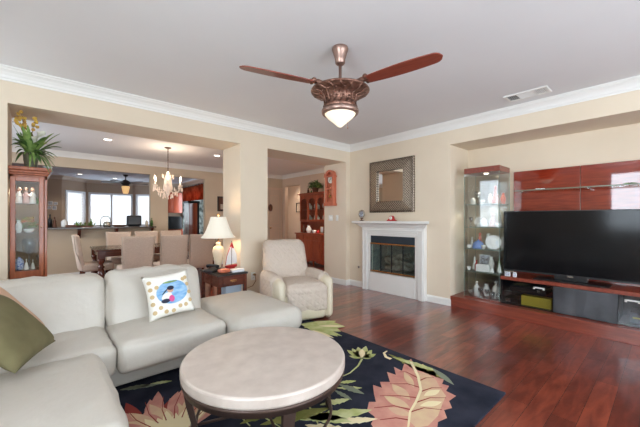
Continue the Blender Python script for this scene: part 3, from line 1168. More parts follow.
for pts in (((419, 381), (426, 378), (434, 378)), ((420, 392), (432, 388), (442, 388)), ((415, 403), (430, 398), (446, 398)), ((411, 412), (424, 408), (442, 410)), ((418, 378), (406, 372), (400, 372)), ((421, 388), (408, 384), (390, 384)), ((418, 398), (400, 396), (380, 396)), ((411, 410), (394, 406), (374, 408)), ((408, 420), (396, 418), (380, 420))):
    strip(b, PX(*pts), 0.006, 4, RT + 0.0021)
# small pale lotus with stem
lot = onZ(362, 358, RT)
for px_, py_, w_ in ((347, 350, 0.035), (352, 348.5, 0.035), (358, 347, 0.035), (366, 346, 0.035), (372, 350, 0.035), (376, 354, 0.035), (349, 356, 0.03), (372, 357, 0.03)):
    leaf(b, lot, onZ(px_, py_, RT), w_, 5)
leaf(b, lot, onZ(362, 349, RT), 0.03, 3, RT + 0.0016)
strip(b, PX((362, 359), (358, 366), (350, 373), (341, 377)), 0.009, 5)
# leaf cluster right of the recliner's foot
petal(b, PX((300, 324), (318, 321), (330, 320.5), (336, 323), (345, 326.5), (337, 328), (341, 331.5), (333, 331.5), (338, 336.5), (328, 334.5), (322, 335), (312, 331)), 5, RT + 0.0007)
for p0, p1, w_, mi in (((318, 326), (344, 326), 0.035, 3), ((316, 328), (342, 336), 0.04, 5), ((322, 323), (336, 321), 0.04, 5), ((312, 330), (334, 338), 0.03, 3), ((304, 328), (322, 324), 0.05, 5)):
    leaf(b, onZ(*p0, RT), onZ(*p1, RT), w_, mi, RT + 0.001 + 0.0002 * mi)
# long curled leaf near the right edge
leaf(b, onZ(388, 354, RT), onZ(452, 382, RT), 0.05, 6, teeth=8)
leaf(b, onZ(392, 357, RT), onZ(440, 372, RT), 0.035, 5, RT + 0.0016, teeth=7)
leaf(b, onZ(432, 368, RT), onZ(454, 385, RT), 0.03, 7, RT + 0.0017)
strip(b, PX((391, 359), (386, 357), (384, 353), (387, 351)), 0.018, 3)
# grey green leaves by the table
for p0, p1, w_, mi in (((338, 383), (356, 381), 0.02, 5), ((338, 384), (364, 394), 0.03, 7), ((336, 388), (362, 388), 0.022, 5), ((334, 390), (352, 400), 0.02, 7)):
    leaf(b, onZ(*p0, RT), onZ(*p1, RT), w_, mi, RT + 0.001 + 0.0002 * mi, teeth=5)
# yellow green leaves under and in front of the table
for p0, p1, w_, mi in (((300, 420), (372, 410), 0.05, 5), ((290, 412), (352, 422), 0.05, 5), ((305, 425), (360, 436), 0.05, 3), ((260, 425), (330, 408), 0.05, 6), ((320, 405), (350, 399), 0.03, 5), ((240, 424), (290, 404), 0.04, 6), ((330, 422), (378, 419), 0.03, 3)):
    leaf(b, onZ(*p0, RT), onZ(*p1, RT), w_, mi, RT + 0.001 + 0.0002 * mi, teeth=6)
for pts in (((240, 408), (262, 416), (280, 427)), ((222, 404), (238, 414), (250, 426)), ((300, 398), (312, 410), (318, 424))):
    strip(b, PX(*pts), 0.008, 5)
# big pink peony near the sofa
ctr = Vector(onZ(170, 440, RT))
rp = random.Random(4)
for k in range(30):
    a = R_(22 + k * 6.6)
    L = 0.62 - 0.10 * (k % 3) + rp.uniform(-0.03, 0.03)
    leaf(b, ctr, ctr + Vector((math.cos(a), math.sin(a))) * L, 0.040, 1 if k % 4 else 4, RT + 0.001 + 0.00003 * k, fat=0.68, curve=0.03)
for k in range(24):
    a = R_(26 + k * 8)
    leaf(b, ctr, ctr + Vector((math.cos(a), math.sin(a))) * (0.46 - 0.08 * (k % 2)), 0.034, 2 if k % 3 else 1, RT + 0.0021 + 0.00003 * k, fat=0.66, curve=-0.02)
for k in range(16):
    a = R_(30 + k * 12)
    leaf(b, ctr, ctr + Vector((math.cos(a), math.sin(a))) * (0.31 - 0.05 * (k % 2)), 0.028, 3, RT + 0.003 + 0.00003 * k, fat=0.62)
for k in range(14):
    a = R_(28 + k * 13)
    d_ = Vector((math.cos(a), math.sin(a)))
    n_ = Vector((-d_.y, d_.x))
    strip(b, [ctr + d_ * 0.2, ctr + d_ * 0.34 + n_ * 0.012, ctr + d_ * 0.5 - n_ * 0.01], 0.0035, 4, RT + 0.0037)
# olive vine by the sofa base
for p0, p1, w_, mi in (((150, 384), (172, 381), 0.02, 5), ((120, 390), (150, 385), 0.03, 7), ((134, 388), (160, 384), 0.02, 7)):
    leaf(b, onZ(*p0, RT), onZ(*p1, RT), w_, mi, RT + 0.001 + 0.0002 * mi, teeth=5)
# hidden side of the pattern under the table
for k in range(10):
    a = R_(k * 36)
    c0 = Vector((1.55, 2.35))
    leaf(b, c0, c0 + Vector((math.cos(a), math.sin(a))) * 0.2, 0.05, 1 + k % 2, RT + 0.001 + 0.0001 * k)
rug = obj('area_rug', b, ['rug', 'rcoral', 'rpeach', 'rcream', 'rvein', 'rgreen', 'rolive', mat('rug grey green wool', srgb(128, 134, 112), 1.0)])
tag(rug, 'navy black area rug with coral and green flowers under the coffee table', 'rug')

# ------------------------------------------------------------------ coffee table
TX, TY, TR, TZ = 1.035, 1.665, 0.488, 0.45
ct = thing('coffee_table', 'round travertine coffee table on a dark metal base standing on the rug', 'coffee table', (TX, TY, RT))
b = BM()
T0 = TZ - RT
lathe(b, [(0.001, T0 - 0.062), (TR - 0.010, T0 - 0.062), (TR - 0.003, T0 - 0.057), (TR, T0 - 0.048), (TR, T0 - 0.012), (TR - 0.004, T0 - 0.004), (TR - 0.011, T0), (0.001, T0)], seg=96, smooth=False)
obj('stone_top', b, 'stone', ct)
b = BM()
zt = T0 - 0.062
lathe(b, [(TR - 0.04, zt), (TR - 0.005, zt), (TR - 0.002, zt - 0.012), (TR - 0.012, zt - 0.02), (TR - 0.012, zt - 0.042), (TR - 0.04, zt - 0.042), (TR - 0.04, zt)], seg=72, caps=False)
obj('apron_ring', b, 'bronze', ct)
for k in range(4):
    a = R_(208 + 90 * k) if False else R_(160 + 90 * k + 2)
    b = BM()
    c_, s_ = math.cos(a), math.sin(a)
    pr = [(TR - 0.035, zt - 0.04, 0.034), (TR - 0.05, zt - 0.15, 0.028), (TR - 0.075, 0.12, 0.024), (TR - 0.055, 0.0, 0.026)]
    rings = []
    for r, z, w_ in pr:
        q = []
        for u, v in ((-1, -1), (1, -1), (1, 1), (-1, 1)):
            x, y = r + u * w_ * 0.6, v * w_
            q.append(b.verts.new((x * c_ - y * s_, x * s_ + y * c_, z)))
        rings.append(q)
    for i in range(len(rings) - 1):
        for j in range(4):
            b.faces.new((rings[i][j], rings[i][(j + 1) % 4], rings[i + 1][(j + 1) % 4], rings[i + 1][j]))
    b.faces.new(rings[0])
    b.faces.new(rings[-1])
    obj('leg', b, 'bronze', ct, bevel=0.004)
b = BM()
ring = [((TR - 0.085) * math.cos(k * PI / 24), (TR - 0.085) * math.sin(k * PI / 24), 0.10) for k in range(49)]
tube(b, ring, 0.009, 8)
for k in range(2):
    a = R_(162 + 90 * k)
    tube(b, [((TR - 0.09) * math.cos(a), (TR - 0.09) * math.sin(a), 0.10), (-(TR - 0.09) * math.cos(a), -(TR - 0.09) * math.sin(a), 0.10)], 0.008, 8)
obj('stretcher', b, 'bronze', ct)

# ------------------------------------------------------------------ sectional sofa
SO = thing('sectional_sofa', 'cream leather L shaped sectional sofa along the dining opening', 'sofa', (0.2, 2.9, 0))
ox, oy = 0.2, 2.9


def S(x, y, z):
    return (x - ox, y - oy, z)


b = BM()
bx(b, *[v - ox for v in (-0.95, 1.16)], *[v - oy for v in (2.72, 3.46)], 0.035, 0.24)
bx(b, *[v - ox for v in (-0.95, 0.20)], *[v - oy for v in (0.55, 2.73)], 0.035, 0.24)
obj('base', b, 'leather', SO, bevel=0.025, seg=4, smooth=True)
for x, y in ((1.08, 2.80), (1.08, 3.38), (-0.86, 3.38), (-0.86, 0.64), (0.12, 0.64)):
    b = BM()
    lathe(b, [(0.02, 0), (0.025, 0.04)], S(x, y, RT if (x > -0.3 and y < 3.25) else 0.0), 12)
    obj('foot', b, 'black', SO)


def front_droop(q, u):
    # front edge rolls down a little
    if u.y < 0:
        q.z += 0.0
    return q


# main run seats
for (x0, x1, sd) in ((-0.34, 0.375, 1.0), (0.385, 1.16, 2.0)):
    b = BM()
    soft(b, S((x0 + x1) / 2, 2.83, 0.32), (x1 - x0 + 0.006, 0.72, 0.225), 0.055, (0.0, 0.02, 0.022), 20, 0.010, sd)
    obj('seat_cushion', b, 'leather', SO)
# left run seats
for (y0, y1, sd) in ((1.475, 2.44, 3.0), (0.56, 1.465, 4.0)):
    b = BM()
    soft(b, S(-0.19, (y0 + y1) / 2, 0.325), (0.93, y1 - y0 + 0.006, 0.235), 0.055, (0.02, 0, 0.022), 20, 0.010, sd)
    obj('seat_cushion', b, 'leather', SO)


# back cushions, leaning
def lean_fn(axis, amt, h, taper=0.35):
    def fn(q, u):
        t = (q.z + h / 2) / h
        q[axis] += amt * t
        k = 1 - taper * max(0, t)
        return q
    return fn


for (x0, x1, sd) in ((-0.62, 0.385, 5.0), (0.39, 1.165, 6.0)):
    b = BM()
    h = 0.50
    soft(b, S((x0 + x1) / 2, 3.045, 0.575), (x1 - x0, 0.21, h), 0.08, (0, 0.045, 0.012), 22, 0.026, sd, fn=lean_fn(1, 0.20, h))
    obj('back_cushion', b, 'leather', SO)
b = BM()
h = 0.52
soft(b, S(0.12, 3.32, 0.44), (2.05, 0.16, 0.62), 0.07, (0, 0, 0), 12, 0.004, 1.5)
obj('back_frame', b, 'leather', SO)
for (y0, y1, sd) in ((1.50, 2.60, 7.0), (0.58, 1.49, 8.0)):
    b = BM()
    soft(b, S(-0.80, (y0 + y1) / 2, 0.575), (0.21, y1 - y0, 0.5), 0.09, (0.04, 0, 0.012), 14, 0.018, sd, fn=lean_fn(0, -0.16, 0.5))
    obj('back_cushion', b, 'leather', SO)
b = BM()
soft(b, S(-1.02, 2.0, 0.44), (0.16, 2.9, 0.62), 0.07, (0, 0, 0), 12, 0.004, 2.5)
obj('back_frame', b, 'leather', SO)

# ottoman at the right end
ot = thing('ottoman', 'wide cream leather ottoman pushed against the sofa right end', 'ottoman', (1.54, 2.86, 0))
b = BM()
bx(b, -0.325, 0.30, -0.42, 0.42, 0.035, 0.22)
obj('base', b, 'leather', ot, bevel=0.03, seg=4, smooth=True)
b = BM()
soft(b, (0, 0, 0.325), (0.71, 1.05, 0.23), 0.09, (0.01, 0.01, 0.03), 16, 0.006, 9.0)
obj('seat_cushion', b, 'leather', ot)
for x in (-0.24, 0.22):
    for y in (-0.33, 0.33):
        b = BM()
        lathe(b, [(0.02, 0), (0.025, 0.04)], (x, y, RT if 2.86 + y < 3.2 else 0), 12)
        obj('foot', b, 'black', ot)


# throw pillows
def pillow_mesh(b, w, h, t, pinch=0.10, n=18, mi=0):
    """square pillow in local xz, thickness along y"""
    V = {}
    for s in (-1, 1):
        for i in range(n + 1):
            for j in range(n + 1):
                u, v = -1 + 2 * i / n, -1 + 2 * j / n
                e = (1 - u ** 4) * (1 - v ** 4)
                ex = 1 - pinch * (1 - v * v) * abs(u) ** 3
                ez = 1 - pinch * (1 - u * u) * abs(v) ** 3
                if i in (0, n) or j in (0, n):
                    key = (0, i, j)
                else:
                    key = (s, i, j)
                if key not in V:
                    yy = s * t / 2 * (max(e, 0) ** 0.55) if key[0] else 0
                    V[key] = b.verts.new((u * w / 2 * ex, yy, v * h / 2 * ez))
        for i in range(n):
            for j in range(n):
                q = []
                for a, c in ((i, j), (i + 1, j), (i + 1, j + 1), (i, j + 1)):
                    q.append(V[(0, a, c) if (a in (0, n) or c in (0, n)) else (s, a, c)])
                f = b.faces.new(q)
                f.smooth = True
                f.material_index = mi


def pillow_y(x, z, w, h, t):
    u, v = x / (w / 2), z / (h / 2)
    e = max(0, (1 - u ** 4) * (1 - v ** 4))
    return -t / 2 * e ** 0.55


pw, ph, pt = 0.375, 0.38, 0.11
pp = thing('photo_pillow', 'white throw pillow with gold dots and an oval beach photo', 'pillow', (0.815, 2.865, 0.635), 0)
pp.rotation_euler = (R_(-20), R_(-5), R_(1))
def patch(b, pts, mi, lift=0.002, n=1, w=pw, h=ph, t=pt):
    vs = [b.verts.new((x, pillow_y(x, z, w, h, t) - lift, z)) for x, z in pts]
    cx_ = sum(p[0] for p in pts) / len(pts)
    cz_ = sum(p[1] for p in pts) / len(pts)
    rings_ = [vs]
    for s in (0.8, 0.6, 0.4, 0.2):
        rings_.append([b.verts.new((cx_ + (x - cx_) * s, pillow_y(cx_ + (x - cx_) * s, cz_ + (z - cz_) * s, w, h, t) - lift, cz_ + (z - cz_) * s)) for x, z in pts])
    for a, c in zip(rings_, rings_[1:]):
        for i in range(len(pts)):
            f = b.faces.new((a[i], a[(i + 1) % len(pts)], c[(i + 1) % len(pts)], c[i]))
            f.material_index = mi
    f = b.faces.new(rings_[-1])
    f.material_index = mi


def ell(cx_, cz_, rx, rz, n=24, a0=0.0):
    return [(cx_ + rx * math.cos(2 * PI * k / n) * math.cos(a0) - rz * math.sin(2 * PI * k / n) * math.sin(a0),
             cz_ + rx * math.cos(2 * PI * k / n) * math.sin(a0) + rz * math.sin(2 * PI * k / n) * math.cos(a0)) for k in range(n)]


b = BM()
patch(b, ell(0.015, 0.01, 0.125, 0.098, 32), 0)
patch(b, ell(-0.035, -0.022, 0.045, 0.03, 16, 0.5), 1, 0.004)
patch(b, ell(0.0, 0.03, 0.026, 0.024, 14), 2, 0.0045)
patch(b, ell(0.004, 0.044, 0.028, 0.018, 14), 4, 0.0052)
patch(b, ell(-0.045, 0.02, 0.034, 0.005, 12, 0.7), 4, 0.0050)
patch(b, ell(-0.05, -0.055, 0.035, 0.018, 14), 4, 0.005)
patch(b, ell(0.0, -0.045, 0.022, 0.028, 14), 3, 0.0052)
patch(b, ell(0.01, 0.095, 0.06, 0.008, 12), 5, 0.0042)
obj('printed_photo', b, ['sea', 'pillow', 'skin', 'pink', 'dark', 'green'], pp)
b = BM()
pillow_mesh(b, pw, ph, pt)
for x, z in ((-0.155, 0.12), (-0.155, 0.06), (-0.15, 0.0), (-0.155, -0.06), (-0.15, -0.13), (-0.10, -0.10), (-0.06, -0.14), (0.0, -0.145), (0.06, -0.12), (0.11, -0.12), (0.155, -0.09), (0.16, -0.02), (0.155, 0.05), (0.15, 0.11), (-0.105, 0.07), (0.125, 0.1)):
    patch(b, ell(x * 0.94, z, 0.017, 0.017, 12), 1, 0.002)
obj('pillow_cover', b, ['pillow', 'dot'], pp)



def basis(o, ex, up, c):
    """rest a pillow: ex = direction of its lower edge, up = leaning direction"""
    ex = Vector(ex).normalized()
    up = Vector(up)
    up = (up - ex * up.dot(ex)).normalized()
    yy = up.cross(ex)
    m = Matrix((ex, yy, up)).transposed().to_4x4()
    o.rotation_euler = m.to_euler()
    o.location = c


gp = thing('green_pillow', 'olive green velvet throw pillow on the sofa corner', 'pillow')
basis(gp, (0.37, 0.93, 0), (-0.66, 0.1, 0.75), (-0.145, 2.44, 0.665))
b = BM()
pillow_mesh(b, 0.45, 0.42, 0.13, 0.05)
obj('pillow_cover', b, 'moss', gp)
tp = thing('peach_pillow', 'peach suede throw pillow behind the olive green pillow', 'pillow')
_e = Vector((0.37, 0.93, 0)).normalized()
_u = Vector((-0.66, 0.1, 0.75))
_u = (_u - _e * _u.dot(_e)).normalized()
_bk = _u.cross(_e)
if _bk.z > 0:
    _bk = -_bk
basis(tp, _e, _u, Vector((-0.145, 2.44, 0.665)) + _e * 0.19 + _u * 0.11 + _bk * 0.07)
b = BM()
pillow_mesh(b, 0.46, 0.44, 0.10, 0.05)
obj('pillow_cover', b, 'peach', tp)

# ------------------------------------------------------------------ recliner  (local front = -y)
rc = thing('recliner', 'cream leather recliner with a quilted beige slipcover in front of the pillar', 'armchair', (2.54, 3.36, 0), R_(-15))
rw = 0.77
b = BM()
soft(b, (0, -0.02, 0.19), (rw - 0.2, 0.74, 0.32), 0.05, (0, 0.02, 0), 12)
obj('base', b, 'leather2', rc)
b = BM()
soft(b, (0, -0.30, 0.165), (rw - 0.2, 0.17, 0.29), 0.05, (0, 0.05, 0.0), 12)
obj('footrest', b, 'leather2', rc)
b = BM()
soft(b, (0, -0.06, 0.375), (rw - 0.20, 0.62, 0.17), 0.06, (0, 0.03, 0.03), 12, 0.006, 3)
sc_ = obj('seat', b, 'leather2', rc)
for s in (-1, 1):
    b = BM()

    def armf(q, u):
        t = (q.y + 0.36) / 0.72
        if q.z > 0:
            q.z += 0.0 - 0.03 * (1 - t)
        return q
    soft(b, (s * (rw / 2 - 0.06), -0.02, 0.295), (0.125, 0.76, 0.55), 0.06, (0.012, 0.02, 0.015), 12, 0.004, s, fn=armf)
    ar = obj('arm', b, 'leather2', rc)
    b = BM()
    soft(b, (s * (rw / 2 - 0.06), 0.02, 0.40), (0.165, 0.60, 0.345), 0.07, (0.01, 0.0, 0.015), 12, 0.006, s + 4)
    obj('arm_cover', b, 'quilt', ar)
b = BM()


def backf(q, u):
    t = (q.z + 0.33) / 0.66
    q.y += 0.20 * t
    q.x *= 1 - 0.10 * max(0, t - 0.5)
    return q


soft(b, (0, 0.27, 0.62), (rw - 0.13, 0.20, 0.64), 0.08, (0.0, 0.04, 0.01), 14, 0.006, 2, fn=backf)
bk = obj('backrest', b, 'leather2', rc)
b = BM()
soft(b, (0, 0.262, 0.64), (rw - 0.12, 0.215, 0.66), 0.09, (0.0, 0.045, 0.012), 16, 0.008, 5, fn=backf)
obj('back_cover', b, 'quilt', bk)
b = BM()


def seatcov(q, u):
    return q


soft(b, (0, -0.13, 0.40), (rw - 0.215, 0.58, 0.16), 0.07, (0, 0.03, 0.032), 14, 0.006, 6)
soft(b, (0.01, -0.405, 0.285), (rw - 0.24, 0.045, 0.30), 0.022, (0, 0.02, 0), 12, 0.006, 7)
obj('seat_cover', b, 'quilt', sc_)
b = BM()
bx(b, -0.27, 0.27, -0.27, 0.27, RT + 0.001, 0.06)
obj('floor_frame', b, 'black', rc)

# ------------------------------------------------------------------ end table + lamp and items
et = thing('end_table', 'dark cherry end table with a drawer between the sofa and the pillar', 'end table', (1.88, 4.12, 0))
ex, ey, ez = 0.215, 0.30, 0.565
b = BM()
bx(b, -ex, ex, -ey, ey, ez - 0.025, ez)
obj('tabletop', b, 'black', et, bevel=0.006)
for sx in (-1, 1):
    for sy in (-1, 1):
        b = BM()
        bx(b, sx * (ex - 0.012), sx * (ex - 0.055), sy * (ey - 0.012), sy * (ey - 0.055), 0, ez - 0.025)
        obj('leg', b, 'cherryd', et, bevel=0.004)
b = BM()
for s in (-1, 1):
    bx(b, -ex + 0.05, ex - 0.05, s * (ey - 0.018), s * (ey - 0.038), ez - 0.165, ez - 0.025)
    bx(b, s * (ex - 0.018), s * (ex - 0.038), -ey + 0.05, ey - 0.05, ez - 0.165, ez - 0.025)
obj('apron', b, 'cherryd', et, bevel=0.002)
b = BM()
bx(b, -ex + 0.075, ex - 0.075, -ey + 0.006, -ey + 0.02, ez - 0.145, ez - 0.045)
dw = obj('drawer', b, 'cherryd', et, bevel=0.004)
b = BM()
tube(b, [(-0.035, -ey + 0.004, ez - 0.09), (-0.03, -ey - 0.014, ez - 0.1), (0, -ey - 0.018, ez - 0.105), (0.03, -ey - 0.014, ez - 0.1), (0.035, -ey + 0.004, ez - 0.09)], 0.004, 8)
bx(b, -0.045, 0.045, -ey + 0.002, -ey + 0.007, ez - 0.1, ez - 0.08)
obj('handle', b, 'brass', dw)
b = BM()
bx(b, -ex + 0.03, ex - 0.03, -ey + 0.03, ey - 0.03, 0.13, 0.15)
obj('shelf', b, 'cherryd', et, bevel=0.003)
b = BM()
bx(b, -0.10, 0.13, -0.2, 0.02, 0, 0.24)
b2 = obj('storage_box', b, 'bluebox', loc=(1.92, 4.12, 0.151), bevel=0.008)
tag(b2, 'pale blue white box on the lower shelf of the end table', 'box')

lm = thing('table_lamp', 'cream vase table lamp with a white bell shade on the end table', 'table lamp', (1.845, 4.21, ez + 0.001))
b = BM()
lathe(b, [(0.045, 0), (0.047, 0.015), (0.034, 0.025), (0.03, 0.04), (0.038, 0.07), (0.062, 0.16), (0.078, 0.24), (0.08, 0.285), (0.066, 0.325), (0.032, 0.345), (0.03, 0.36), (0.038, 0.375), (0.026, 0.385), (0.01, 0.39)], seg=28)
obj('lamp_base', b, 'ceramic', lm)
b = BM()
tube(b, [(0, 0, 0.38), (0, 0, 0.50)], 0.007, 8)
obj('socket_stem', b, 'brass', lm)
b = BM()
sphere(b, (0, 0, 0.775), 0.014, (1, 1, 1.3), 10)
tube(b, [(0, 0, 0.74), (0, 0, 0.77)], 0.004, 6)
for a in (0, 2.1, 4.2):
    tube(b, [(0, 0, 0.742), (0.098 * math.cos(a), 0.098 * math.sin(a), 0.742)], 0.003, 6)
obj('finial', b, 'brass', lm)
b = BM()
prof = []
n = 12
for i in range(n + 1):
    t = i / n
    prof.append((0.235 - 0.135 * (t ** 0.62), 0.455 + 0.29 * t))
lathe(b, prof + [(r - 0.003, z) for r, z in prof[::-1]], seg=24)
bmesh.ops.delete(b, geom=[f for f in b.faces if len(f.verts) > 4], context='FACES')
sh = obj('lamp_shade', b, 'shade', lm)
b = BM()
for k in range(12):
    a = k * PI / 6
    tube(b, [((r + 0.001) * math.cos(a), (r + 0.001) * math.sin(a), z) for r, z in prof], 0.0022, 5)
obj('shade_rib', b, 'shade', sh)
b = BM()
sphere(b, (0, 0, 0.56), 0.03, (1, 1, 1.3), 12)
obj('light_bulb', b, 'bulb', lm)
l = bpy.data.lights.new('table_lamp_light', 'POINT')
l.energy = 6
l.color = (1, 0.78, 0.56)
l.shadow_soft_size = 0.06
o = bpy.data.objects.new('table_lamp_light', l)
o.location = (1.845, 4.21, ez + 0.66)
COL.objects.link(o)

sb = thing('model_sailboat', 'small red and white model sailboat beside the table lamp', 'model boat', (2.03, 4.20, ez + 0.001), R_(20))
b = BM()
prism(b, [(-0.11, 0.055), (0.11, 0.055), (0.085, 0.02), (-0.085, 0.02)], 0.05, 'y', -0.025)
bx(b, -0.05, 0.05, -0.03, 0.03, 0, 0.02)
obj('hull', b, 'redp', sb, bevel=0.006)
b = BM()
tube(b, [(0.01, 0, 0.05), (0.01, 0, 0.40)], 0.004, 8)
obj('mast', b, 'brownp', sb)
b = BM()
prism(b, [(0.0, 0.07), (-0.115, 0.07), (-0.085, 0.20), (-0.03, 0.31), (0.0, 0.32)], 0.004, 'y', -0.006)
prism(b, [(0.02, 0.07), (0.12, 0.07), (0.11, 0.20), (0.05, 0.31), (0.02, 0.32)], 0.004, 'y', 0.0)
sl = obj('sail', b, 'paper', sb)
b = BM()
prism(b, [(0.02, 0.30), (0.055, 0.29), (0.012, 0.385), (-0.035, 0.30), (0.0, 0.285)], 0.006, 'y', -0.004)
tube(b, [(-0.115, -0.006, 0.07), (-0.088, -0.006, 0.19), (-0.035, -0.006, 0.30)], 0.004, 6)
obj('sail_trim', b, 'redp', sl)
ph_ = thing('telephone', 'dark grey desk telephone at the back left of the end table', 'telephone', (1.73, 4.13, ez + 0.001), R_(25))
b = BM()
prism(b, [(-0.09, 0), (0.09, 0), (0.09, 0.05), (-0.09, 0.03)], 0.15, 'y', -0.075)
obj('phone_body', b, 'blackm', ph_, bevel=0.008)
b = BM()
tube(b, [(-0.0, -0.09, 0.07), (0, -0.05, 0.085), (0, 0.05, 0.085), (0, 0.09, 0.07)], [0.026, 0.018, 0.018, 0.026], 10)
obj('handset', b, 'blackm', ph_)
b = BM()
soft(b, (0, 0, 0.03), (0.15, 0.10, 0.055), 0.025, n=8)
o = tag(obj('wooden_box', b, 'clock', loc=(1.80, 3.93, ez + 0.002), rot=(0, 0, 0.2)), 'small orange brown wooden trinket box at the front of the end table', 'box')
b = BM()
for k in range(6):
    box(b, (random.uniform(-0.004, 0.004), random.uniform(-0.004, 0.004), 0.004 + k * 0.006), (0.17, 0.12, 0.005), rot=(0, 0, random.uniform(-0.12, 0.12)))
o = tag(obj('paper_stack', b, 'paper', loc=(1.98, 3.93, ez + 0.001)), 'stack of white envelopes at the right corner of the end table', 'papers')

# ------------------------------------------------------------------ tv niche: platform, glass cabinet, console, tv, panels
b = BM()
bx(b, 4.49, XN - 0.002, -0.94, 2.155, 0, 0.15)
tag(obj('platform', b, 'plat', bevel=0.004), 'low red wood platform filling the floor of the television niche', 'platform')

gc = thing('glass_cabinet', 'tall glass display cabinet with a red wood top left of the television', 'display cabinet', (4.60, 1.765, 0.151), R_(-90))
# local x right (-y world): -0.235..0.235 ; y depth 0..0.42 (world +x)
cw, cd, chh = 0.237, 0.40, 1.86
b = BM()
bx(b, -cw, cw, 0.0, cd, chh - 0.075, chh)
obj('cabinet_top', b, 'plat', gc, bevel=0.003)
b = BM()
bx(b, -cw, cw, 0.0, cd, 0.0, 0.012)
obj('cabinet_base', b, 'plat', gc)
b = BM()
bx(b, -cw + 0.004, cw - 0.004, 0.003, 0.007, 0.014, chh - 0.077)
fd = obj('glass_door', b, thin_glass('reflective door glass', (0.97, 0.985, 0.98), 1.5), gc)
b = BM()
bx(b, -cw + 0.004, -cw + 0.03, -0.003, 0.012, chh - 0.11, chh - 0.09)
obj('hinge', b, 'chrome', fd)
b = BM()
for s in (-1, 1):
    bx(b, s * (cw - 0.002), s * (cw - 0.007), 0.009, cd - 0.002, 0.014, chh - 0.077)
obj('side_glass', b, 'glassg', gc)
b = BM()
bx(b, -cw + 0.01, cw - 0.01, cd - 0.012, cd - 0.008, 0.014, chh - 0.077)
obj('back_glass', b, 'glassg', gc)
b = BM()
for x in (-cw + 0.002, cw - 0.002):
    for y in (0.002, cd - 0.004):
        bx(b, x - 0.002, x + 0.002, y - 0.002, y + 0.002, 0.012, chh - 0.075)
obj('glass_edge', b, 'gedge', gc)
SHZ = [1.34, 1.015, 0.705, 0.385]
for z in SHZ:
    b = BM()
    bx(b, -cw + 0.012, cw - 0.012, 0.012, cd - 0.016, z - 0.008, z)
    obj('glass_shelf', b, 'gedge' if False else 'glassg', gc)
for z in SHZ:
    b = BM()
    bx(b, -cw + 0.012, cw - 0.0105, 0.0105, 0.0125, z - 0.008, z)
    bx(b, cw - 0.0125, cw - 0.0105, 0.012, cd - 0.016, z - 0.008, z)
    obj('shelf_edge', b, 'gedge', gc)
b = BM()
tube(b, [(0, 0.18, chh - 0.079), (0, 0.18, chh - 0.074)], 0.03, 16)
obj('light_bulb', b, 'bulb', gc)
l = bpy.data.lights.new('cabinet_lamp', 'SPOT')
l.energy = 12
l.spot_size = R_(75)
l.color = (1, 0.93, 0.82)
l.shadow_soft_size = 0.03
o = bpy.data.objects.new('cabinet_lamp', l)
o.location = (4.78, 1.765, 0.151 + chh - 0.09)
COL.objects.link(o)


def cabpt(lx, ly, z):
    """display cabinet local -> world"""
    return (4.60 + ly, 1.765 - lx, 0.151 + z)


def one(name, build, m, loc, label, cat, group=None, rz=0.0, bevel=0.0, smooth=None):
    b = BM()
    build(b)
    return tag(obj(name, b, m, loc=loc, rot=(0, 0, rz), bevel=bevel, smooth=smooth), label, cat, group)


def fig_prof(h, r, kind):
    if kind == 'doll':
        return [(r, 0), (r * 0.95, h * 0.1), (r * 0.6, h * 0.45), (r * 0.42, h * 0.6), (r * 0.5, h * 0.68), (r * 0.2, h * 0.76), (r * 0.36, h * 0.82), (r * 0.4, h * 0.9), (r * 0.25, h * 0.98), (0.001, h)]
    if kind == 'vase':
        return [(r * 0.55, 0), (r * 0.6, h * 0.05), (r * 0.95, h * 0.35), (r, h * 0.5), (r * 0.6, h * 0.78), (r * 0.4, h * 0.86), (r * 0.62, h), (r * 0.5, h), (r * 0.3, h * 0.86), (0.001, h * 0.5)]
    if kind == 'bell':
        return [(r, 0), (r * 0.85, h * 0.15), (r * 0.6, h * 0.45), (r * 0.42, h * 0.62), (r * 0.14, h * 0.7), (r * 0.12, h * 0.88), (r * 0.24, h * 0.95), (0.001, h)]
    if kind == 'jar':
        return [(r * 0.8, 0), (r, h * 0.12), (r, h * 0.68), (r * 0.7, h * 0.8), (r * 0.72, h * 0.84), (r * 0.3, h * 0.9), (r * 0.28, h * 0.96), (0.001, h)]
    if kind == 'cup':
        return [(r * 0.5, 0), (r * 0.55, h * 0.05), (r * 0.9, h * 0.5), (r, h), (r * 0.92, h), (r * 0.8, h * 0.5), (0.001, h * 0.12)]
    if kind == 'cone':
        return [(r, 0), (r * 0.9, h * 0.08), (r * 0.35, h * 0.6), (r * 0.1, h * 0.8), (0.001, h)]
    if kind == 'bottle':
        return [(r, 0), (r, h * 0.55), (r * 0.8, h * 0.66), (r * 0.32, h * 0.76), (r * 0.32, h * 0.9), (r * 0.42, h * 0.9), (r * 0.42, h), (0.001, h)]
    if kind == 'goblet':
        return [(r * 0.8, 0), (r * 0.7, h * 0.04), (r * 0.12, h * 0.1), (r * 0.12, h * 0.45), (r * 0.8, h * 0.62), (r, h * 0.85), (r * 0.85, h), (r * 0.8, h), (r * 0.9, h * 0.85), (0.001, h * 0.55)]


def item(name, kind, h, r, m, loc, label, cat, group=None, sy=1.0, extra=None):
    def f(b):
        lathe(b, fig_prof(h, r, kind), seg=18, sy=sy)
        if kind in ('doll',):
            sphere(b, (r * 0.55, 0, h * 0.55), r * 0.22, (1, 1, 1.8), 8)
            sphere(b, (-r * 0.55, 0, h * 0.55), r * 0.22, (1, 1, 1.8), 8)
        if kind == 'jar':
            pass
        if extra:
            extra(b)
    return one(name, f, m, loc, label, cat, group)


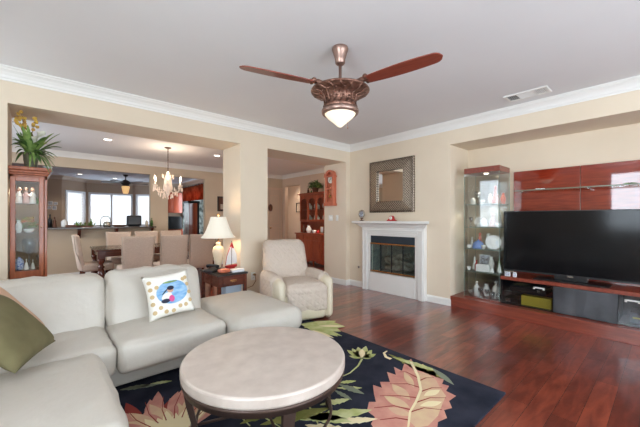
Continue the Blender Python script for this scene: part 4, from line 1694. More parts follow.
def plate(b, r):
    """plate standing upright facing local -y on two pegs"""
    n = 28
    for (ra, ya, rb_, yb) in ((r, -0.006, r * 0.62, 0.004), (r * 0.62, 0.004, 0.001, 0.004)):
        A = [b.verts.new((ra * math.cos(2 * PI * k / n), ya, r + ra * math.sin(2 * PI * k / n))) for k in range(n)]
        B = [b.verts.new((rb_ * math.cos(2 * PI * k / n), yb, r + rb_ * math.sin(2 * PI * k / n))) for k in range(n)]
        A2 = [b.verts.new((v.co.x, v.co.y + 0.006, v.co.z)) for v in A]
        B2 = [b.verts.new((v.co.x, v.co.y + 0.006, v.co.z)) for v in B]
        for k in range(n):
            k2 = (k + 1) % n
            b.faces.new((A[k], A[k2], B[k2], B[k]))
            b.faces.new((A2[k], B2[k], B2[k2], A2[k2]))
            b.faces.new((A[k], A2[k], A2[k2], A[k2]))
    bx(b, -r * 0.4, -r * 0.3, -0.02, 0.035, 0, 0.008)
    bx(b, r * 0.3, r * 0.4, -0.02, 0.035, 0, 0.008)


Z5 = 0.013
D = 'display cabinet'
# top compartment (shelf 1.34)
item('figurine', 'doll', 0.26, 0.045, 'coral', cabpt(0.13, 0.16, SHZ[0] + 0.001), 'tall coral pink lady figurine on the top glass shelf of the display cabinet', 'figurine')
item('porcelain_vase', 'vase', 0.15, 0.04, 'porcelain', cabpt(0.03, 0.25, SHZ[0] + 0.001), 'white porcelain vase on the top glass shelf behind the coral figurine', 'vase')
item('figurine', 'doll', 0.13, 0.035, 'pinkp', cabpt(0.19, 0.08, SHZ[0] + 0.001), 'small pale pink figurine at the right front of the top glass shelf', 'figurine')
item('crystal_goblet', 'goblet', 0.17, 0.035, 'crystal', cabpt(-0.09, 0.15, SHZ[0] + 0.001), 'clear crystal goblet at the centre left of the top glass shelf', 'goblet')
item('crystal_goblet', 'goblet', 0.20, 0.038, 'crystal', cabpt(-0.17, 0.27, SHZ[0] + 0.001), 'tallest clear crystal goblet at the left back of the top glass shelf', 'goblet')
# second
one('standing_plate', lambda b: plate(b, 0.07), 'porcelain', cabpt(-0.13, 0.27, SHZ[1] + 0.001), 'white plate standing at the left back of the second glass shelf', 'plate', rz=R_(-90))
item('ginger_jar', 'jar', 0.13, 0.05, 'porcelain', cabpt(-0.02, 0.14, SHZ[1] + 0.001), 'white lidded jar in the middle of the second glass shelf', 'jar')
item('figurine', 'doll', 0.19, 0.055, 'pinkp', cabpt(0.09, 0.18, SHZ[1] + 0.001), 'pale pink seated lady figurine on the second glass shelf', 'figurine')
item('teacup', 'cup', 0.06, 0.042, 'porcelain', cabpt(0.18, 0.10, SHZ[1] + 0.001), 'white teacup at the right front of the second glass shelf', 'cup')
item('crystal_goblet', 'goblet', 0.14, 0.032, 'crystal', cabpt(-0.18, 0.10, SHZ[1] + 0.001), 'clear crystal goblet at the left front of the second glass shelf', 'goblet')
# third
one('standing_plate', lambda b: plate(b, 0.098), 'porcelain', cabpt(0.115, 0.13, SHZ[2] + 0.001), 'large round white plate standing at the right of the third glass shelf', 'plate', rz=R_(-78))


def dome(b):
    lathe(b, [(0.075, 0), (0.078, 0.02), (0.074, 0.05), (0.06, 0.085), (0.035, 0.105), (0.012, 0.112), (0.012, 0.125), (0.001, 0.13)], seg=22)


one('covered_dish', dome, 'bluep', cabpt(-0.085, 0.12, SHZ[2] + 0.001), 'blue domed covered dish on the third glass shelf', 'dish')
item('porcelain_vase', 'vase', 0.21, 0.045, 'linen', cabpt(-0.01, 0.29, SHZ[2] + 0.001), 'white floral vase at the back of the third glass shelf', 'vase')
item('figurine', 'doll', 0.22, 0.05, 'coral', cabpt(-0.13, 0.30, SHZ[2] + 0.001), 'coral and white figurine at the left back of the third glass shelf', 'figurine')
item('teacup', 'cup', 0.05, 0.032, 'porcelain', cabpt(-0.19, 0.06, SHZ[2] + 0.001), 'white teacup at the left front of the third glass shelf', 'cup')
# fourth
item('red_bottle', 'bottle', 0.15, 0.022, 'redp', cabpt(-0.10, 0.10, SHZ[3] + 0.001), 'slim red bottle on the fourth glass shelf', 'bottle')
item('figurine', 'doll', 0.19, 0.035, 'linen', cabpt(-0.17, 0.20, SHZ[3] + 0.001), 'off white figurine at the left of the fourth glass shelf', 'figurine')


def houseb(b):
    bx(b, -0.09, 0.09, -0.03, 0.03, 0, 0.09)
    prism(b, [(-0.09, 0.09), (0.09, 0.09), (0.07, 0.105), (-0.07, 0.105)], 0.06, 'y', -0.03)


one('porcelain_box', houseb, 'porcelain', cabpt(0.0, 0.07, SHZ[3] + 0.001), 'long white porcelain box at the front of the fourth glass shelf', 'box', rz=R_(-90), bevel=0.004)
item('porcelain_bell', 'cone', 0.10, 0.028, 'porcelain', cabpt(0.115, 0.08, SHZ[3] + 0.001), 'shorter white cone figurine at the front of the fourth glass shelf', 'figurine')
item('porcelain_bell', 'cone', 0.17, 0.035, 'linen', cabpt(0.18, 0.16, SHZ[3] + 0.001), 'taller grey white cone figurine at the right end of the fourth glass shelf', 'figurine')


def frame_pic(b):
    bx(b, -0.075, 0.075, -0.006, 0.006, 0, 0.21)
    bx(b, -0.065, 0.065, -0.009, -0.006, 0.01, 0.2, mi=1)


b = BM()
frame_pic(b)
o = tag(obj('picture_frame', b, ['whitep', 'photo'], loc=cabpt(-0.07, 0.31, SHZ[3] + 0.002), rot=(R_(-6), 0, R_(-90))), 'small framed picture at the back of the fourth glass shelf', 'picture frame')
for lx, ly, z, kd, nm, hh_, rr_, mm_, lb in (
        (-0.02, 0.10, SHZ[0], 'cup', 'teacup', 0.06, 0.035, 'linen', 'off white teacup at the front middle of the top glass shelf'),
        (-0.15, 0.10, SHZ[0], 'jar', 'small_jar', 0.10, 0.032, 'linen', 'off white lidded jar at the left front of the top glass shelf'),
        (0.19, 0.28, SHZ[0], 'vase', 'small_vase', 0.16, 0.035, 'coral', 'coral pink vase at the right back of the top glass shelf'),
        (-0.08, 0.09, SHZ[1], 'cup', 'teacup', 0.055, 0.035, 'linen', 'off white teacup in the middle front of the second glass shelf'),
        (0.14, 0.30, SHZ[1], 'doll', 'figurine', 0.20, 0.035, 'porcelain', 'white figurine at the right back of the second glass shelf'),
        (0.02, 0.30, SHZ[1], 'bottle', 'small_bottle', 0.16, 0.025, 'linen', 'off white bottle at the back of the second glass shelf'),
        (0.0, 0.08, SHZ[2], 'cup', 'teacup', 0.055, 0.03, 'linen', 'off white teacup beside the blue covered dish'),
        (0.19, 0.26, SHZ[2], 'vase', 'small_vase', 0.17, 0.03, 'porcelain', 'white vase at the right back behind the standing plate'),
        (-0.19, 0.16, SHZ[2], 'doll', 'figurine', 0.16, 0.03, 'linen', 'off white figurine at the far left of the third glass shelf'),
        (-0.20, 0.08, SHZ[3], 'cup', 'teacup', 0.05, 0.028, 'porcelain', 'white teacup at the left front of the fourth glass shelf'),
        (0.05, 0.24, SHZ[3], 'vase', 'small_vase', 0.20, 0.04, 'linen', 'off white vase at the back of the fourth glass shelf'),
        (0.14, 0.28, SHZ[3], 'cone', 'figurine', 0.22, 0.04, 'green', 'green cone shaped tree ornament at the back of the fourth glass shelf')):
    item(nm, kd, hh_, rr_, mm_, cabpt(lx, ly, z + 0.001), lb, nm.split('_')[-1])
# bottom
bot = [(-0.18, 0.10, 'cup', 0.09, 0.035, 'crystal', 'clear glass cup at the left front of the cabinet floor'),
       (-0.11, 0.13, 'bottle', 0.21, 0.04, 'porcelain', 'white bottle with a lid at the left of the cabinet floor'),
       (-0.04, 0.08, 'goblet', 0.13, 0.035, 'crystal', 'clear crystal goblet at the front of the cabinet floor'),
       (-0.01, 0.22, 'vase', 0.17, 0.05, 'porcelain', 'white vase at the back of the cabinet floor'),
       (0.045, 0.09, 'goblet', 0.12, 0.032, 'crystal', 'clear crystal goblet in the middle of the cabinet floor'),
       (0.11, 0.08, 'cup', 0.10, 0.04, 'crystal', 'clear glass cup at the right front of the cabinet floor'),
       (0.13, 0.18, 'bottle', 0.24, 0.045, 'linen', 'tall cream topped bottle at the right of the cabinet floor'),
       (0.195, 0.10, 'jar', 0.11, 0.033, 'crystal', 'clear lidded glass jar at the right end of the cabinet floor')]
for lx, ly, kd, hh_, rr_, mm_, lb in bot:
    nm = {'cup': 'glass_cup', 'bottle': 'ceramic_bottle', 'goblet': 'crystal_goblet', 'vase': 'porcelain_vase', 'jar': 'glass_jar'}[kd]
    item(nm, kd, hh_, rr_, mm_, cabpt(lx, ly, Z5), lb, nm.split('_')[1])

# media console: slab + three bays
mc_ = thing('media_console', 'low red wood media console with black glass doors under the television', 'media console', (4.60, 1.515, 0.151), R_(-90))
# local x from 0 (left) to 2.35; y 0..0.48
LX = 2.40
b = BM()
bx(b, 0, LX, -0.01, 0.49, 0.325, 0.368)
obj('console_top', b, 'plat', mc_, bevel=0.002)
b = BM()
bx(b, 0.0, LX, 0.02, 0.49, 0.0, 0.015)
bx(b, 0.0, LX, 0.47, 0.485, 0.015, 0.325)
for x in (0.0, 0.565, 1.135, 1.70, 2.385):
    bx(b, x, x + 0.015, 0.02, 0.47, 0.015, 0.325)
bx(b, 0.015, 0.565, 0.06, 0.47, 0.165, 0.175)
obj('console_body', b, 'black', mc_)
for k, (x0, x1, mm_) in enumerate(((0.004, 0.572, 'glassd'), (1.144, 1.71, 'glassd'), (1.714, 2.396, 'grille'))):
    b = BM()
    bx(b, x0, x1, 0.0, 0.006, 0.004, 0.322)
    d = obj('glass_door', b, mm_, mc_)
    if k < 2:
        b = BM()
        xx = x1 - 0.20 if k == 0 else x0 + 0.05
        bx(b, xx, xx + 0.12, -0.012, 0.0, 0.268, 0.283)
        bx(b, xx, xx + 0.02, -0.012, 0.0, 0.255, 0.283)
        bx(b, xx + 0.1, xx + 0.12, -0.012, 0.0, 0.255, 0.283)
        obj('door_handle', b, 'whitep', d, bevel=0.002)
b = BM()
soft(b, (0.858, 0.008, 0.163), (0.565, 0.014, 0.316), 0.004, n=22, wr=0.010)
obj('cloth_door', b, 'grille', mc_)
one('game_box', lambda b: bx(b, -0.16, 0.16, -0.12, 0.12, 0, 0.125), 'yellowb', (4.78, 1.515 - 0.385, 0.167), 'yellow cardboard box behind the left glass door of the console', 'box', rz=R_(-90), bevel=0.002)
b = BM()
bx(b, -0.085, 0.085, -0.12, 0.12, 0.008, 0.06)
bx(b, -0.07, -0.02, -0.123, -0.12, 0.02, 0.05, mi=1)
for x in (-0.07, 0.07):
    for y in (-0.09, 0.09):
        bx(b, x - 0.01, x + 0.01, y - 0.01, y + 0.01, 0, 0.008)
tag(obj('media_player', b, ['black', 'silver'], loc=(4.78, 1.515 - 0.115, 0.167), rot=(0, 0, R_(-90))), 'black media player on the console floor left of the yellow box', 'media player')
b = BM()
bx(b, -0.2, 0.2, -0.13, 0.13, 0.006, 0.07)
for x in (-0.15, 0.15):
    bx(b, x - 0.012, x + 0.012, -0.1, 0.1, 0, 0.006)
tube(b, [(0.12, -0.14, 0.04), (0.12, -0.13, 0.04)], 0.018, 16, mi=1)
tag(obj('receiver', b, ['black', 'silver'], loc=(4.80, 1.515 - 0.29, 0.327), rot=(0, 0, R_(-90))), 'black receiver on the console inner shelf above the yellow box', 'receiver')
b = BM()
bx(b, -0.21, 0.21, -0.14, 0.14, 0.008, 0.12)
bx(b, -0.19, 0.19, -0.143, -0.14, 0.06, 0.075, mi=1)
for x in (-0.18, 0.18):
    bx(b, x - 0.012, x + 0.012, -0.1, 0.1, 0, 0.008)
tag(obj('amplifier', b, ['blackm', 'yellowb'], loc=(4.82, 1.515 - 1.44, 0.167), rot=(0, 0, R_(-90))), 'black amplifier with a yellow strip behind the right glass door of the console', 'amplifier')

tv = thing('television', 'large black flat screen television standing on the red wood console', 'television', (4.74, 0.80, 0.520), R_(-90))
tw, th0, th1 = 0.725, 0.062, 0.868
b = BM()
bx(b, -tw, tw, 0.0, 0.05, th0, th1)
obj('tv_housing', b, 'black', tv, bevel=0.004)
b = BM()
bx(b, -tw + 0.012, tw - 0.012, -0.0015, 0.0, th0 + 0.022, th1 - 0.012)
obj('screen', b, 'screen', tv)
b = BM()
bx(b, -tw, tw, -0.003, -0.0005, th0, th0 + 0.006)
obj('bezel_strip', b, 'blackm', tv)
b = BM()
bx(b, -0.028, 0.028, -0.0045, -0.0031, th0 - 0.004, th0 + 0.010)
obj('badge', b, 'silver', tv)
b = BM()
bx(b, -0.36, 0.36, -0.10, 0.14, 0.0, 0.012)
bx(b, -0.16, 0.16, 0.02, 0.06, 0.012, 0.12)
obj('tv_stand', b, 'black', tv, bevel=0.004)

b = BM()
for i, (x, w_) in enumerate(((0.07, 0.062), (0.155, 0.04))):
    b = BM()
    bx(b, -w_ / 2, w_ / 2, -0.01, 0.01, 0, 0.058)
    bx(b, -w_ / 2 + 0.006, w_ / 2 - 0.006, -0.0115, -0.01, 0.008, 0.05, mi=1)
    tag(obj('small_card', b, ['paper', 'photo'], loc=(4.645, 1.515 - x, 0.521), rot=(0, 0, R_(-90 + 4 * i))),
        ['larger white picture card on the console at the left foot of the television', 'smaller white picture card on the console nearer the middle of the television'][i], 'card')

# glossy wall panels behind the tv
for i, (y0, y1, lb) in enumerate(((0.757, 1.50, 'glossy red wood wall panel behind the television, left one next to the glass cabinet'), (-0.02, 0.752, 'glossy red wood wall panel behind the television reflecting the window, right one'), (-0.80, -0.025, 'glossy red wood wall panel in the niche beyond the right edge of the picture'))):
    b = BM()
    bx(b, 5.072, XN - 0.001, y0, y1, 0.155, 1.955)
    tag(obj('wall_panel', b, 'panel', bevel=0.002), lb, 'wall panel')
gs = thing('glass_shelf', 'thin glass wall shelf on chrome brackets above the television', 'shelf', (5.07, 0.55, 1.66), R_(-90))
b = BM()
bx(b, -0.88, 1.2, -0.22, 0.0, 0, 0.010)
obj('shelf_board', b, 'glassg', gs)
b = BM()
bx(b, -0.88, 1.2, -0.224, -0.2205, -0.002, 0.012)
obj('shelf_edge', b, mat('grey green glass edge', srgb(112, 112, 92), 0.25), gs)
for x in (-0.80, -0.10, 0.35):
    b = BM()
    tube(b, [(x, 0, -0.012), (x, -0.19, -0.006)], 0.010, 10)
    obj('bracket', b, 'chrome', gs)
one('remote_control', lambda b: bx(b, -0.05, 0.05, -0.015, 0.015, 0, 0.014), 'silver', (4.90, 1.14, 1.671), 'small silver remote on the left half of the glass wall shelf', 'remote control', rz=R_(-84), bevel=0.004)


def sprig(b):
    for k in range(7):
        a = k * 0.9
        tube(b, [(0, 0, 0.006), (0.03 * math.cos(a), 0.03 * math.sin(a), 0.012), (0.06 * math.cos(a), 0.06 * math.sin(a), 0.008)], [0.005, 0.007, 0.002], 6)


one('green_ornament', sprig, 'green', (4.92, 0.30, 1.671), 'small green leafy ornament lying on the glass wall shelf near the window reflection', 'ornament')

# ------------------------------------------------------------------ curio cabinet at the left
cu = thing('curio_cabinet', 'narrow orange brown wood curio cabinet with a glass door at the left edge', 'curio cabinet', (-0.10, 4.27, 0))
# front at y=4.27 (local 0), depth .34
w0, w1, cH = -0.135, 0.14, 1.80
b = BM()
bx(b, w0, w1, 0.32, 0.335, 0.1, 1.72)
obj('back_panel', b, mat('curio back', srgb(126, 104, 82), 0.8), cu)
b = BM()
for x0, x1 in ((w0, w0 + 0.028), (w1 - 0.022, w1)):
    for y0, y1 in ((0.0, 0.03), (0.30, 0.33)):
        bx(b, x0, x1, y0, y1, 0, 1.72)
bx(b, w0, w1, 0.0, 0.33, 1.68, 1.72)
bx(b, w0, w1, 0.0, 0.33, 0.0, 0.66)
obj('cabinet_body', b, 'cherry', cu, bevel=0.003)
b = BM()
bx(b, w0 - 0.008, w1 + 0.012, -0.015, 0.34, 1.72, 1.74)
bx(b, w0 - 0.008, w1 + 0.022, -0.025, 0.345, 1.74, 1.765)
bx(b, w0 - 0.008, w1 + 0.035, -0.038, 0.35, 1.765, cH)
obj('cornice', b, 'cherry', cu, bevel=0.006)
b = BM()
bx(b, w0 + 0.002, w0 + 0.04, -0.018, -0.002, 0.70, 1.70)
bx(b, w1 - 0.062, w1 - 0.026, -0.018, -0.002, 0.70, 1.70)
bx(b, w0 + 0.04, w1 - 0.062, -0.018, -0.002, 1.655, 1.70)
bx(b, w0 + 0.04, w1 - 0.062, -0.018, -0.002, 0.70, 0.765)
dr_ = obj('door_frame', b, 'cherry', cu, bevel=0.003)
b = BM()
bx(b, w0 + 0.038, w1 - 0.06, -0.011, -0.008, 0.76, 1.66)
obj('door_glass', b, 'glass', dr_)
b = BM()
sphere(b, (w1 - 0.045, -0.026, 1.2), 0.008)
obj('knob', b, 'brass', dr_)
for z in (1.435, 1.14):
    b = BM()
    bx(b, w0 + 0.03, w1 - 0.024, 0.03, 0.315, z - 0.006, z)
    obj('glass_shelf', b, 'glassg', cu)
b = BM()
for s, x in ((0, w0 + 0.005), (1, w1 - 0.008)):
    bx(b, x, x + 0.003, 0.03, 0.30, 0.66, 1.68)
obj('side_glass', b, 'glass', cu)
b = BM()
tube(b, [(-0.01, 0.12, 1.674), (-0.01, 0.12, 1.679)], 0.03, 16)
obj('light_bulb', b, 'bulb', cu)  # glowing disc beside the added spot
one('paper_notes', lambda b: [box(b, (0.0, 0, 0.004 + 0.005 * k), (0.05, 0.06, 0.004), rot=(0, 0, 0.3 * k)) for k in range(4)], 'paper', (-0.10 + 0.145, 4.285, cH + 0.001), 'few white cards at the right corner on top of the curio cabinet', 'cards')


def cup_(x, y, z):
    return (-0.10 + x, 4.27 + y, z)


def doll2(b):
    lathe(b, [(0.022, 0), (0.021, 0.02), (0.013, 0.06), (0.012, 0.075), (0.005, 0.082)], seg=16, mi=0)
    sphere(b, (0, 0, 0.093), 0.013, seg=10, mi=1)
    sphere(b, (0, 0.003, 0.097), 0.0145, seg=10, mi=2)
    for s in (-1, 1):
        tube(b, [(s * 0.01, 0, 0.07), (s * 0.02, -0.006, 0.052), (s * 0.006, -0.014, 0.05)], 0.004, 6, mi=0)


for i, (x, y, m_, lb) in enumerate(((-0.074, 0.10, 'porcelain', 'white dressed doll figurine, left one on the upper curio shelf'), (-0.022, 0.09, 'pinkp', 'pale pink doll figurine, middle one on the upper curio shelf'), (0.028, 0.10, 'porcelain', 'white dressed doll figurine, right one on the upper curio shelf'))):
    b = BM()
    doll2(b)
    bmesh.ops.scale(b, vec=(1.3, 1.3, 1.5), verts=b.verts)
    tag(obj('doll_figurine', b, [m_, 'skin', 'brownp'], loc=cup_(x, y, 1.436), rot=(0, 0, 0.3 * (i - 1))), lb, 'figurine', 'dolls in the curio cabinet')
item('small_vase', 'vase', 0.06, 0.02, 'dgreen', cup_(0.06, 0.12, 1.436), 'small dark green vase at the right of the upper curio shelf', 'vase')
item('small_vase', 'vase', 0.13, 0.03, 'porcelain', cup_(-0.076, 0.12, 1.141), 'white vase at the left of the middle curio shelf', 'vase')
fa = thing('flower_arrangement', 'bowl of pink and yellow flowers with green leaves on the middle curio shelf', 'flowers', cup_(0.0, 0.11, 1.141))
b = BM()
lathe(b, fig_prof(0.04, 0.045, 'cup'), seg=16)
obj('bowl', b, 'porcelain', fa)
b = BM()
for k in range(44):
    a = random.uniform(0, 2 * PI)
    r = random.uniform(0.0, 0.085)
    z = 0.05 + random.uniform(0, 0.10)
    box(b, (r * math.cos(a), r * math.sin(a) * 0.8, z), (0.03, 0.012, 0.002), rot=(random.uniform(-1, 1), random.uniform(-1, 1), a))
obj('leaves', b, 'green', fa)
b = BM()
for k in range(14):
    a = random.uniform(0, 2 * PI)
    r = random.uniform(0.0, 0.075)
    sphere(b, (r * math.cos(a), r * math.sin(a) * 0.8, 0.06 + random.uniform(0, 0.10)), 0.015, (1, 1, 0.8), 7, mi=k % 2)
obj('flowers', b, ['coral', 'yellow'], fa)
item('crystal_vase', 'goblet', 0.31, 0.06, 'crystal', cup_(0.0, 0.17, 0.768), 'tall cut crystal goblet vase in the bottom of the curio cabinet', 'vase')
item('blue_jar', 'jar', 0.13, 0.036, 'bluej', cup_(-0.072, 0.09, 0.768), 'blue and white jar at the left of the curio cabinet floor', 'jar')
item('hand_bell', 'bell', 0.11, 0.023, 'porcelain', cup_(-0.018, 0.06, 0.768), 'white hand bell, left one on the curio cabinet floor', 'bell')
item('hand_bell', 'bell', 0.10, 0.02, 'linen', cup_(0.03, 0.06, 0.768), 'white hand bell, right one on the curio cabinet floor', 'bell')
item('crystal_goblet', 'goblet', 0.14, 0.026, 'crystal', cup_(0.078, 0.10, 0.768), 'small crystal goblet at the right of the curio cabinet floor', 'goblet')
b = BM()
bx(b, w0 + 0.03, w1 - 0.024, 0.012, 0.318, 0.745, 0.766)
obj('cabinet_floor', b, 'cherry', cu)
bx_ = None
b = BM()
bx(b, w0 + 0.03, w1 - 0.024, 0.004, 0.01, 0.66, 0.70)
obj('lower_rail', b, 'cherryd', cu)

l = bpy.data.lights.new('curio_fill_spot', 'SPOT')  # added spot that brightens the curio interior
l.energy = 3.0
l.spot_size = R_(110)
l.color = (1, 0.9, 0.76)
l.shadow_soft_size = 0.02
o = bpy.data.objects.new('curio_fill_spot', l)
o.location = (-0.11, 4.36, 1.665)
COL.objects.link(o)
# plant on the curio cabinet
pl = thing('potted_plant', 'potted arrangement of green leaves, white calla lilies and yellow orchids on the curio cabinet', 'plant', (-0.085, 4.345, cH + 0.001))
b = BM()
lathe(b, [(0.045, 0), (0.048, 0.01), (0.062, 0.14), (0.066, 0.145), (0.066, 0.155), (0.058, 0.155), (0.055, 0.14), (0.001, 0.135)], seg=20)
obj('pot', b, 'pot', pl)


def blade_leaf(b, p0, a, L, w, rise, droop, mi=0, n=9):
    """arching strap leaf as a thin solid"""
    ca, sa = math.cos(a), math.sin(a)
    T, Bt = [], []
    for i in range(n + 1):
        t = i / n
        r = L * t
        z = rise * t - droop * t * t
        ww = w * math.sin(PI * (0.12 + 0.88 * t)) ** 0.7 if t < 1 else 0.0006
        c = Vector((p0[0] + r * ca, p0[1] + r * sa, p0[2] + z))
        s = Vector((-sa, ca, 0)) * ww
        T.append((b.verts.new(c - s), b.verts.new(c + Vector((0, 0, ww * -0.35))), b.verts.new(c + s)))
        Bt.append((b.verts.new(c - s - Vector((0, 0, 0.0015))), b.verts.new(c + Vector((0, 0, ww * -0.35 - 0.002))), b.verts.new(c + s - Vector((0, 0, 0.0015)))))
    for i in range(n):
        for j in (0, 1):
            f = b.faces.new((T[i][j], T[i][j + 1], T[i + 1][j + 1], T[i + 1][j]))
            f.smooth = True
            f.material_index = mi
            f = b.faces.new((Bt[i][j], Bt[i + 1][j], Bt[i + 1][j + 1], Bt[i][j + 1]))
            f.smooth = True
            f.material_index = mi


rnd = random.Random(11)
b = BM()
for k in range(52):
    a = rnd.uniform(0, 2 * PI)
    L = rnd.uniform(0.10, 0.24)
    if math.sin(a) * L > 0.15 or (math.cos(a) < -0.5 and L > 0.15):
        L *= 0.6
    blade_leaf(b, (0.02 * math.cos(a), 0.02 * math.sin(a), 0.13), a, L, rnd.uniform(0.012, 0.026), rnd.uniform(0.16, 0.40), rnd.uniform(0.08, 0.26), k % 2)
for k in range(16):
    a = R_(-60 + rnd.uniform(-45, 60))
    blade_leaf(b, (0.03 * math.cos(a), 0.03 * math.sin(a), 0.13), a, rnd.uniform(0.12, 0.21), 0.011, rnd.uniform(0.02, 0.16), rnd.uniform(0.12, 0.28), k % 2)
obj('leaves', b, ['green', 'dgreen'], pl)
for (x, y, z, tx, ty) in ((-0.03, -0.05, 0.30, -0.5, -0.4), (0.06, -0.03, 0.33, 0.5, -0.3), (0.02, -0.06, 0.27, 0.1, -0.5)):
    b = BM()
    n = 14
    for i in range(n):
        pass
    m_ = Matrix.Translation((x, y, z)) @ Vector((tx, ty, 1.0)).to_track_quat('Z', 'Y').to_matrix().to_4x4()
    prof = [(0.006, -0.035), (0.012, -0.01), (0.02, 0.015), (0.034, 0.035)]
    rings = []
    for r, zz in prof:
        rings.append([b.verts.new(m_ @ Vector((r * math.cos(2 * PI * k / n), r * math.sin(2 * PI * k / n), zz + (0.035 * max(0, math.cos(2 * PI * k / n)) ** 2 * (1 if r > 0.03 else 0.2))))) for k in range(n)])
    for i in range(3):
        for k in range(n):
            f = b.faces.new((rings[i][k], rings[i][(k + 1) % n], rings[i + 1][(k + 1) % n], rings[i + 1][k]))
            f.smooth = True
    q = obj('calla_lily', b, 'lily', pl)
    b = BM()
    tube(b, [(0.3 * x, 0.3 * y, 0.13), (0.7 * x, 0.7 * y, z - 0.1), tuple(m_ @ Vector((0, 0, -0.03)))], 0.004, 6)
    obj('stem', b, 'green', q)
b = BM()
sp_ = []
for (ex_, ey_, ez_) in ((-0.10, -0.09, 0.44), (0.03, -0.085, 0.46), (-0.05, -0.08, 0.40), (-0.09, -0.06, 0.50)):
    tube(b, [(0, 0, 0.14), (ex_ * 0.3, ey_ * 0.4, ez_ * 0.75), (ex_ * 0.8, ey_ * 0.8, ez_), (ex_ * 1.3, ey_ * 1.2, ez_ - 0.02)], 0.003, 6, mi=1)
    for k in range(8):
        t = 0.5 + k * 0.11
        c = Vector((ex_ * t + rnd.uniform(-0.03, 0.03), ey_ * t + rnd.uniform(-0.015, 0.015), ez_ * (0.92 if t < 0.8 else 1.0) + rnd.uniform(-0.04, 0.04)))
        for p in range(5):
            a = p * 2 * PI / 5 + k
            sphere(b, (c.x + 0.009 * math.cos(a), c.y - 0.003, c.z + 0.009 * math.sin(a)), 0.0085, (1, 0.4, 1), 6, mi=0)
obj('orchid_spray', b, ['yellow', 'brownp'], pl)

# ------------------------------------------------------------------ dining table and chairs
dt = thing('dining_table', 'cherry dining table with turned legs and a glass top in the dining room', 'dining table', (1.72, 6.90, 0))
lx_, ly_ = 1.04, 0.50
b = BM()
bx(b, -lx_, lx_, -ly_, ly_, 0.725, 0.755)
obj('tabletop', b, 'cherryd', dt, bevel=0.008)
b = BM()
bx(b, -lx_ + 0.005, lx_ - 0.005, -ly_ + 0.005, ly_ - 0.005, 0.7555, 0.762)
obj('glass_top', b, 'glassg', dt)
b = BM()
for s in (-1, 1):
    bx(b, -lx_ + 0.08, lx_ - 0.08, s * (ly_ - 0.05), s * (ly_ - 0.075), 0.63, 0.725)
    bx(b, s * (lx_ - 0.05), s * (lx_ - 0.075), -ly_ + 0.08, ly_ - 0.08, 0.63, 0.725)
obj('apron', b, 'cherryd', dt)
for sx in (-1, 1):
    for sy in (-1, 1):
        b = BM()
        lathe(b, [(0.03, 0), (0.038, 0.02), (0.028, 0.05), (0.03, 0.09), (0.05, 0.2), (0.062, 0.30), (0.055, 0.38), (0.032, 0.43), (0.05, 0.45), (0.05, 0.47), (0.03, 0.49), (0.038, 0.52), (0.058, 0.56), (0.058, 0.60)], seg=18)
        q = b
        bx(q, -0.055, 0.055, -0.055, 0.055, 0.60, 0.725)
        o = obj('leg', q, 'cherryd', dt, loc=(sx * (lx_ - 0.075), sy * (ly_ - 0.075), 0))


def make_chair(label):
    t = thing('dining_chair', label, 'dining chair', (0, 0, 0), 0, 'upholstered dining chairs')
    b = BM()
    soft(b, (0, -0.02, 0.44), (0.45, 0.46, 0.13), 0.035, (0, 0, 0.012), 8)
    obj('seat', b, 'cloth', t)
    b = BM()

    def fn(q, u):
        tt = (q.z + 0.31) / 0.62
        q.y += 0.09 * max(0, tt) + 0.03 * (1 - (q.x / 0.23) ** 2)
        q.x *= 0.93 + 0.08 * tt
        return q
    soft(b, (0, 0.19, 0.70), (0.46, 0.075, 0.62), 0.03, (0, 0, -0.008), 10, fn=fn)
    bk_ = obj('backrest', b, 'cloth', t)
    pm_ = mat('chair piping', srgb(184, 166, 150), 0.9)
    for s in (-1, 1):
        b = BM()
        tube(b, [(s * 0.207, 0.20, 0.44), (s * 0.22, 0.285 + 0.012, 0.72), (s * 0.236, 0.325, 1.0)], 0.006, 6)
        obj('piping', b, pm_, bk_)
    for sx in (-1, 1):
        for sy in (-1, 1):
            b = BM()
            dy = 0.05 if sy > 0 else 0
            tube(b, [(sx * 0.185, sy * 0.185, 0.40), (sx * 0.19, sy * 0.185 + dy, 0.0)], [0.024, 0.016], 8)
            obj('leg', b, 'cherryd', t)
    return t


ch0 = make_chair('dining chair with its back to the camera, leftmost of the near row')
ch0.location = (1.16, 5.98, 0)
ch0.rotation_euler = (0, 0, R_(180))
chairs = [((1.715, 5.98, 0), 180, 'dining chair with its back to the camera, middle of the near row'),
          ((2.20, 5.99, 0), 180, 'dining chair with its back to the camera, rightmost of the near row by the lamp'),
          ((1.24, 7.66, 0), 0, 'dining chair on the far side of the table, leftmost and facing the camera'),
          ((1.78, 7.66, 0), 0, 'dining chair on the far side of the table, middle and facing the camera'),
          ((2.30, 7.66, 0), 0, 'dining chair on the far side of the table, rightmost and facing the camera'),
          ((0.72, 6.85, 0), 90, 'dining chair in profile at the left head of the table')]
# chair local front is -y ; backrest on +y. near row: back towards the camera
ch0.rotation_euler = (0, 0, R_(180))
for loc, rz, lb in chairs:
    c = dup(ch0, loc, R_(rz), lb, 'upholstered dining chairs')

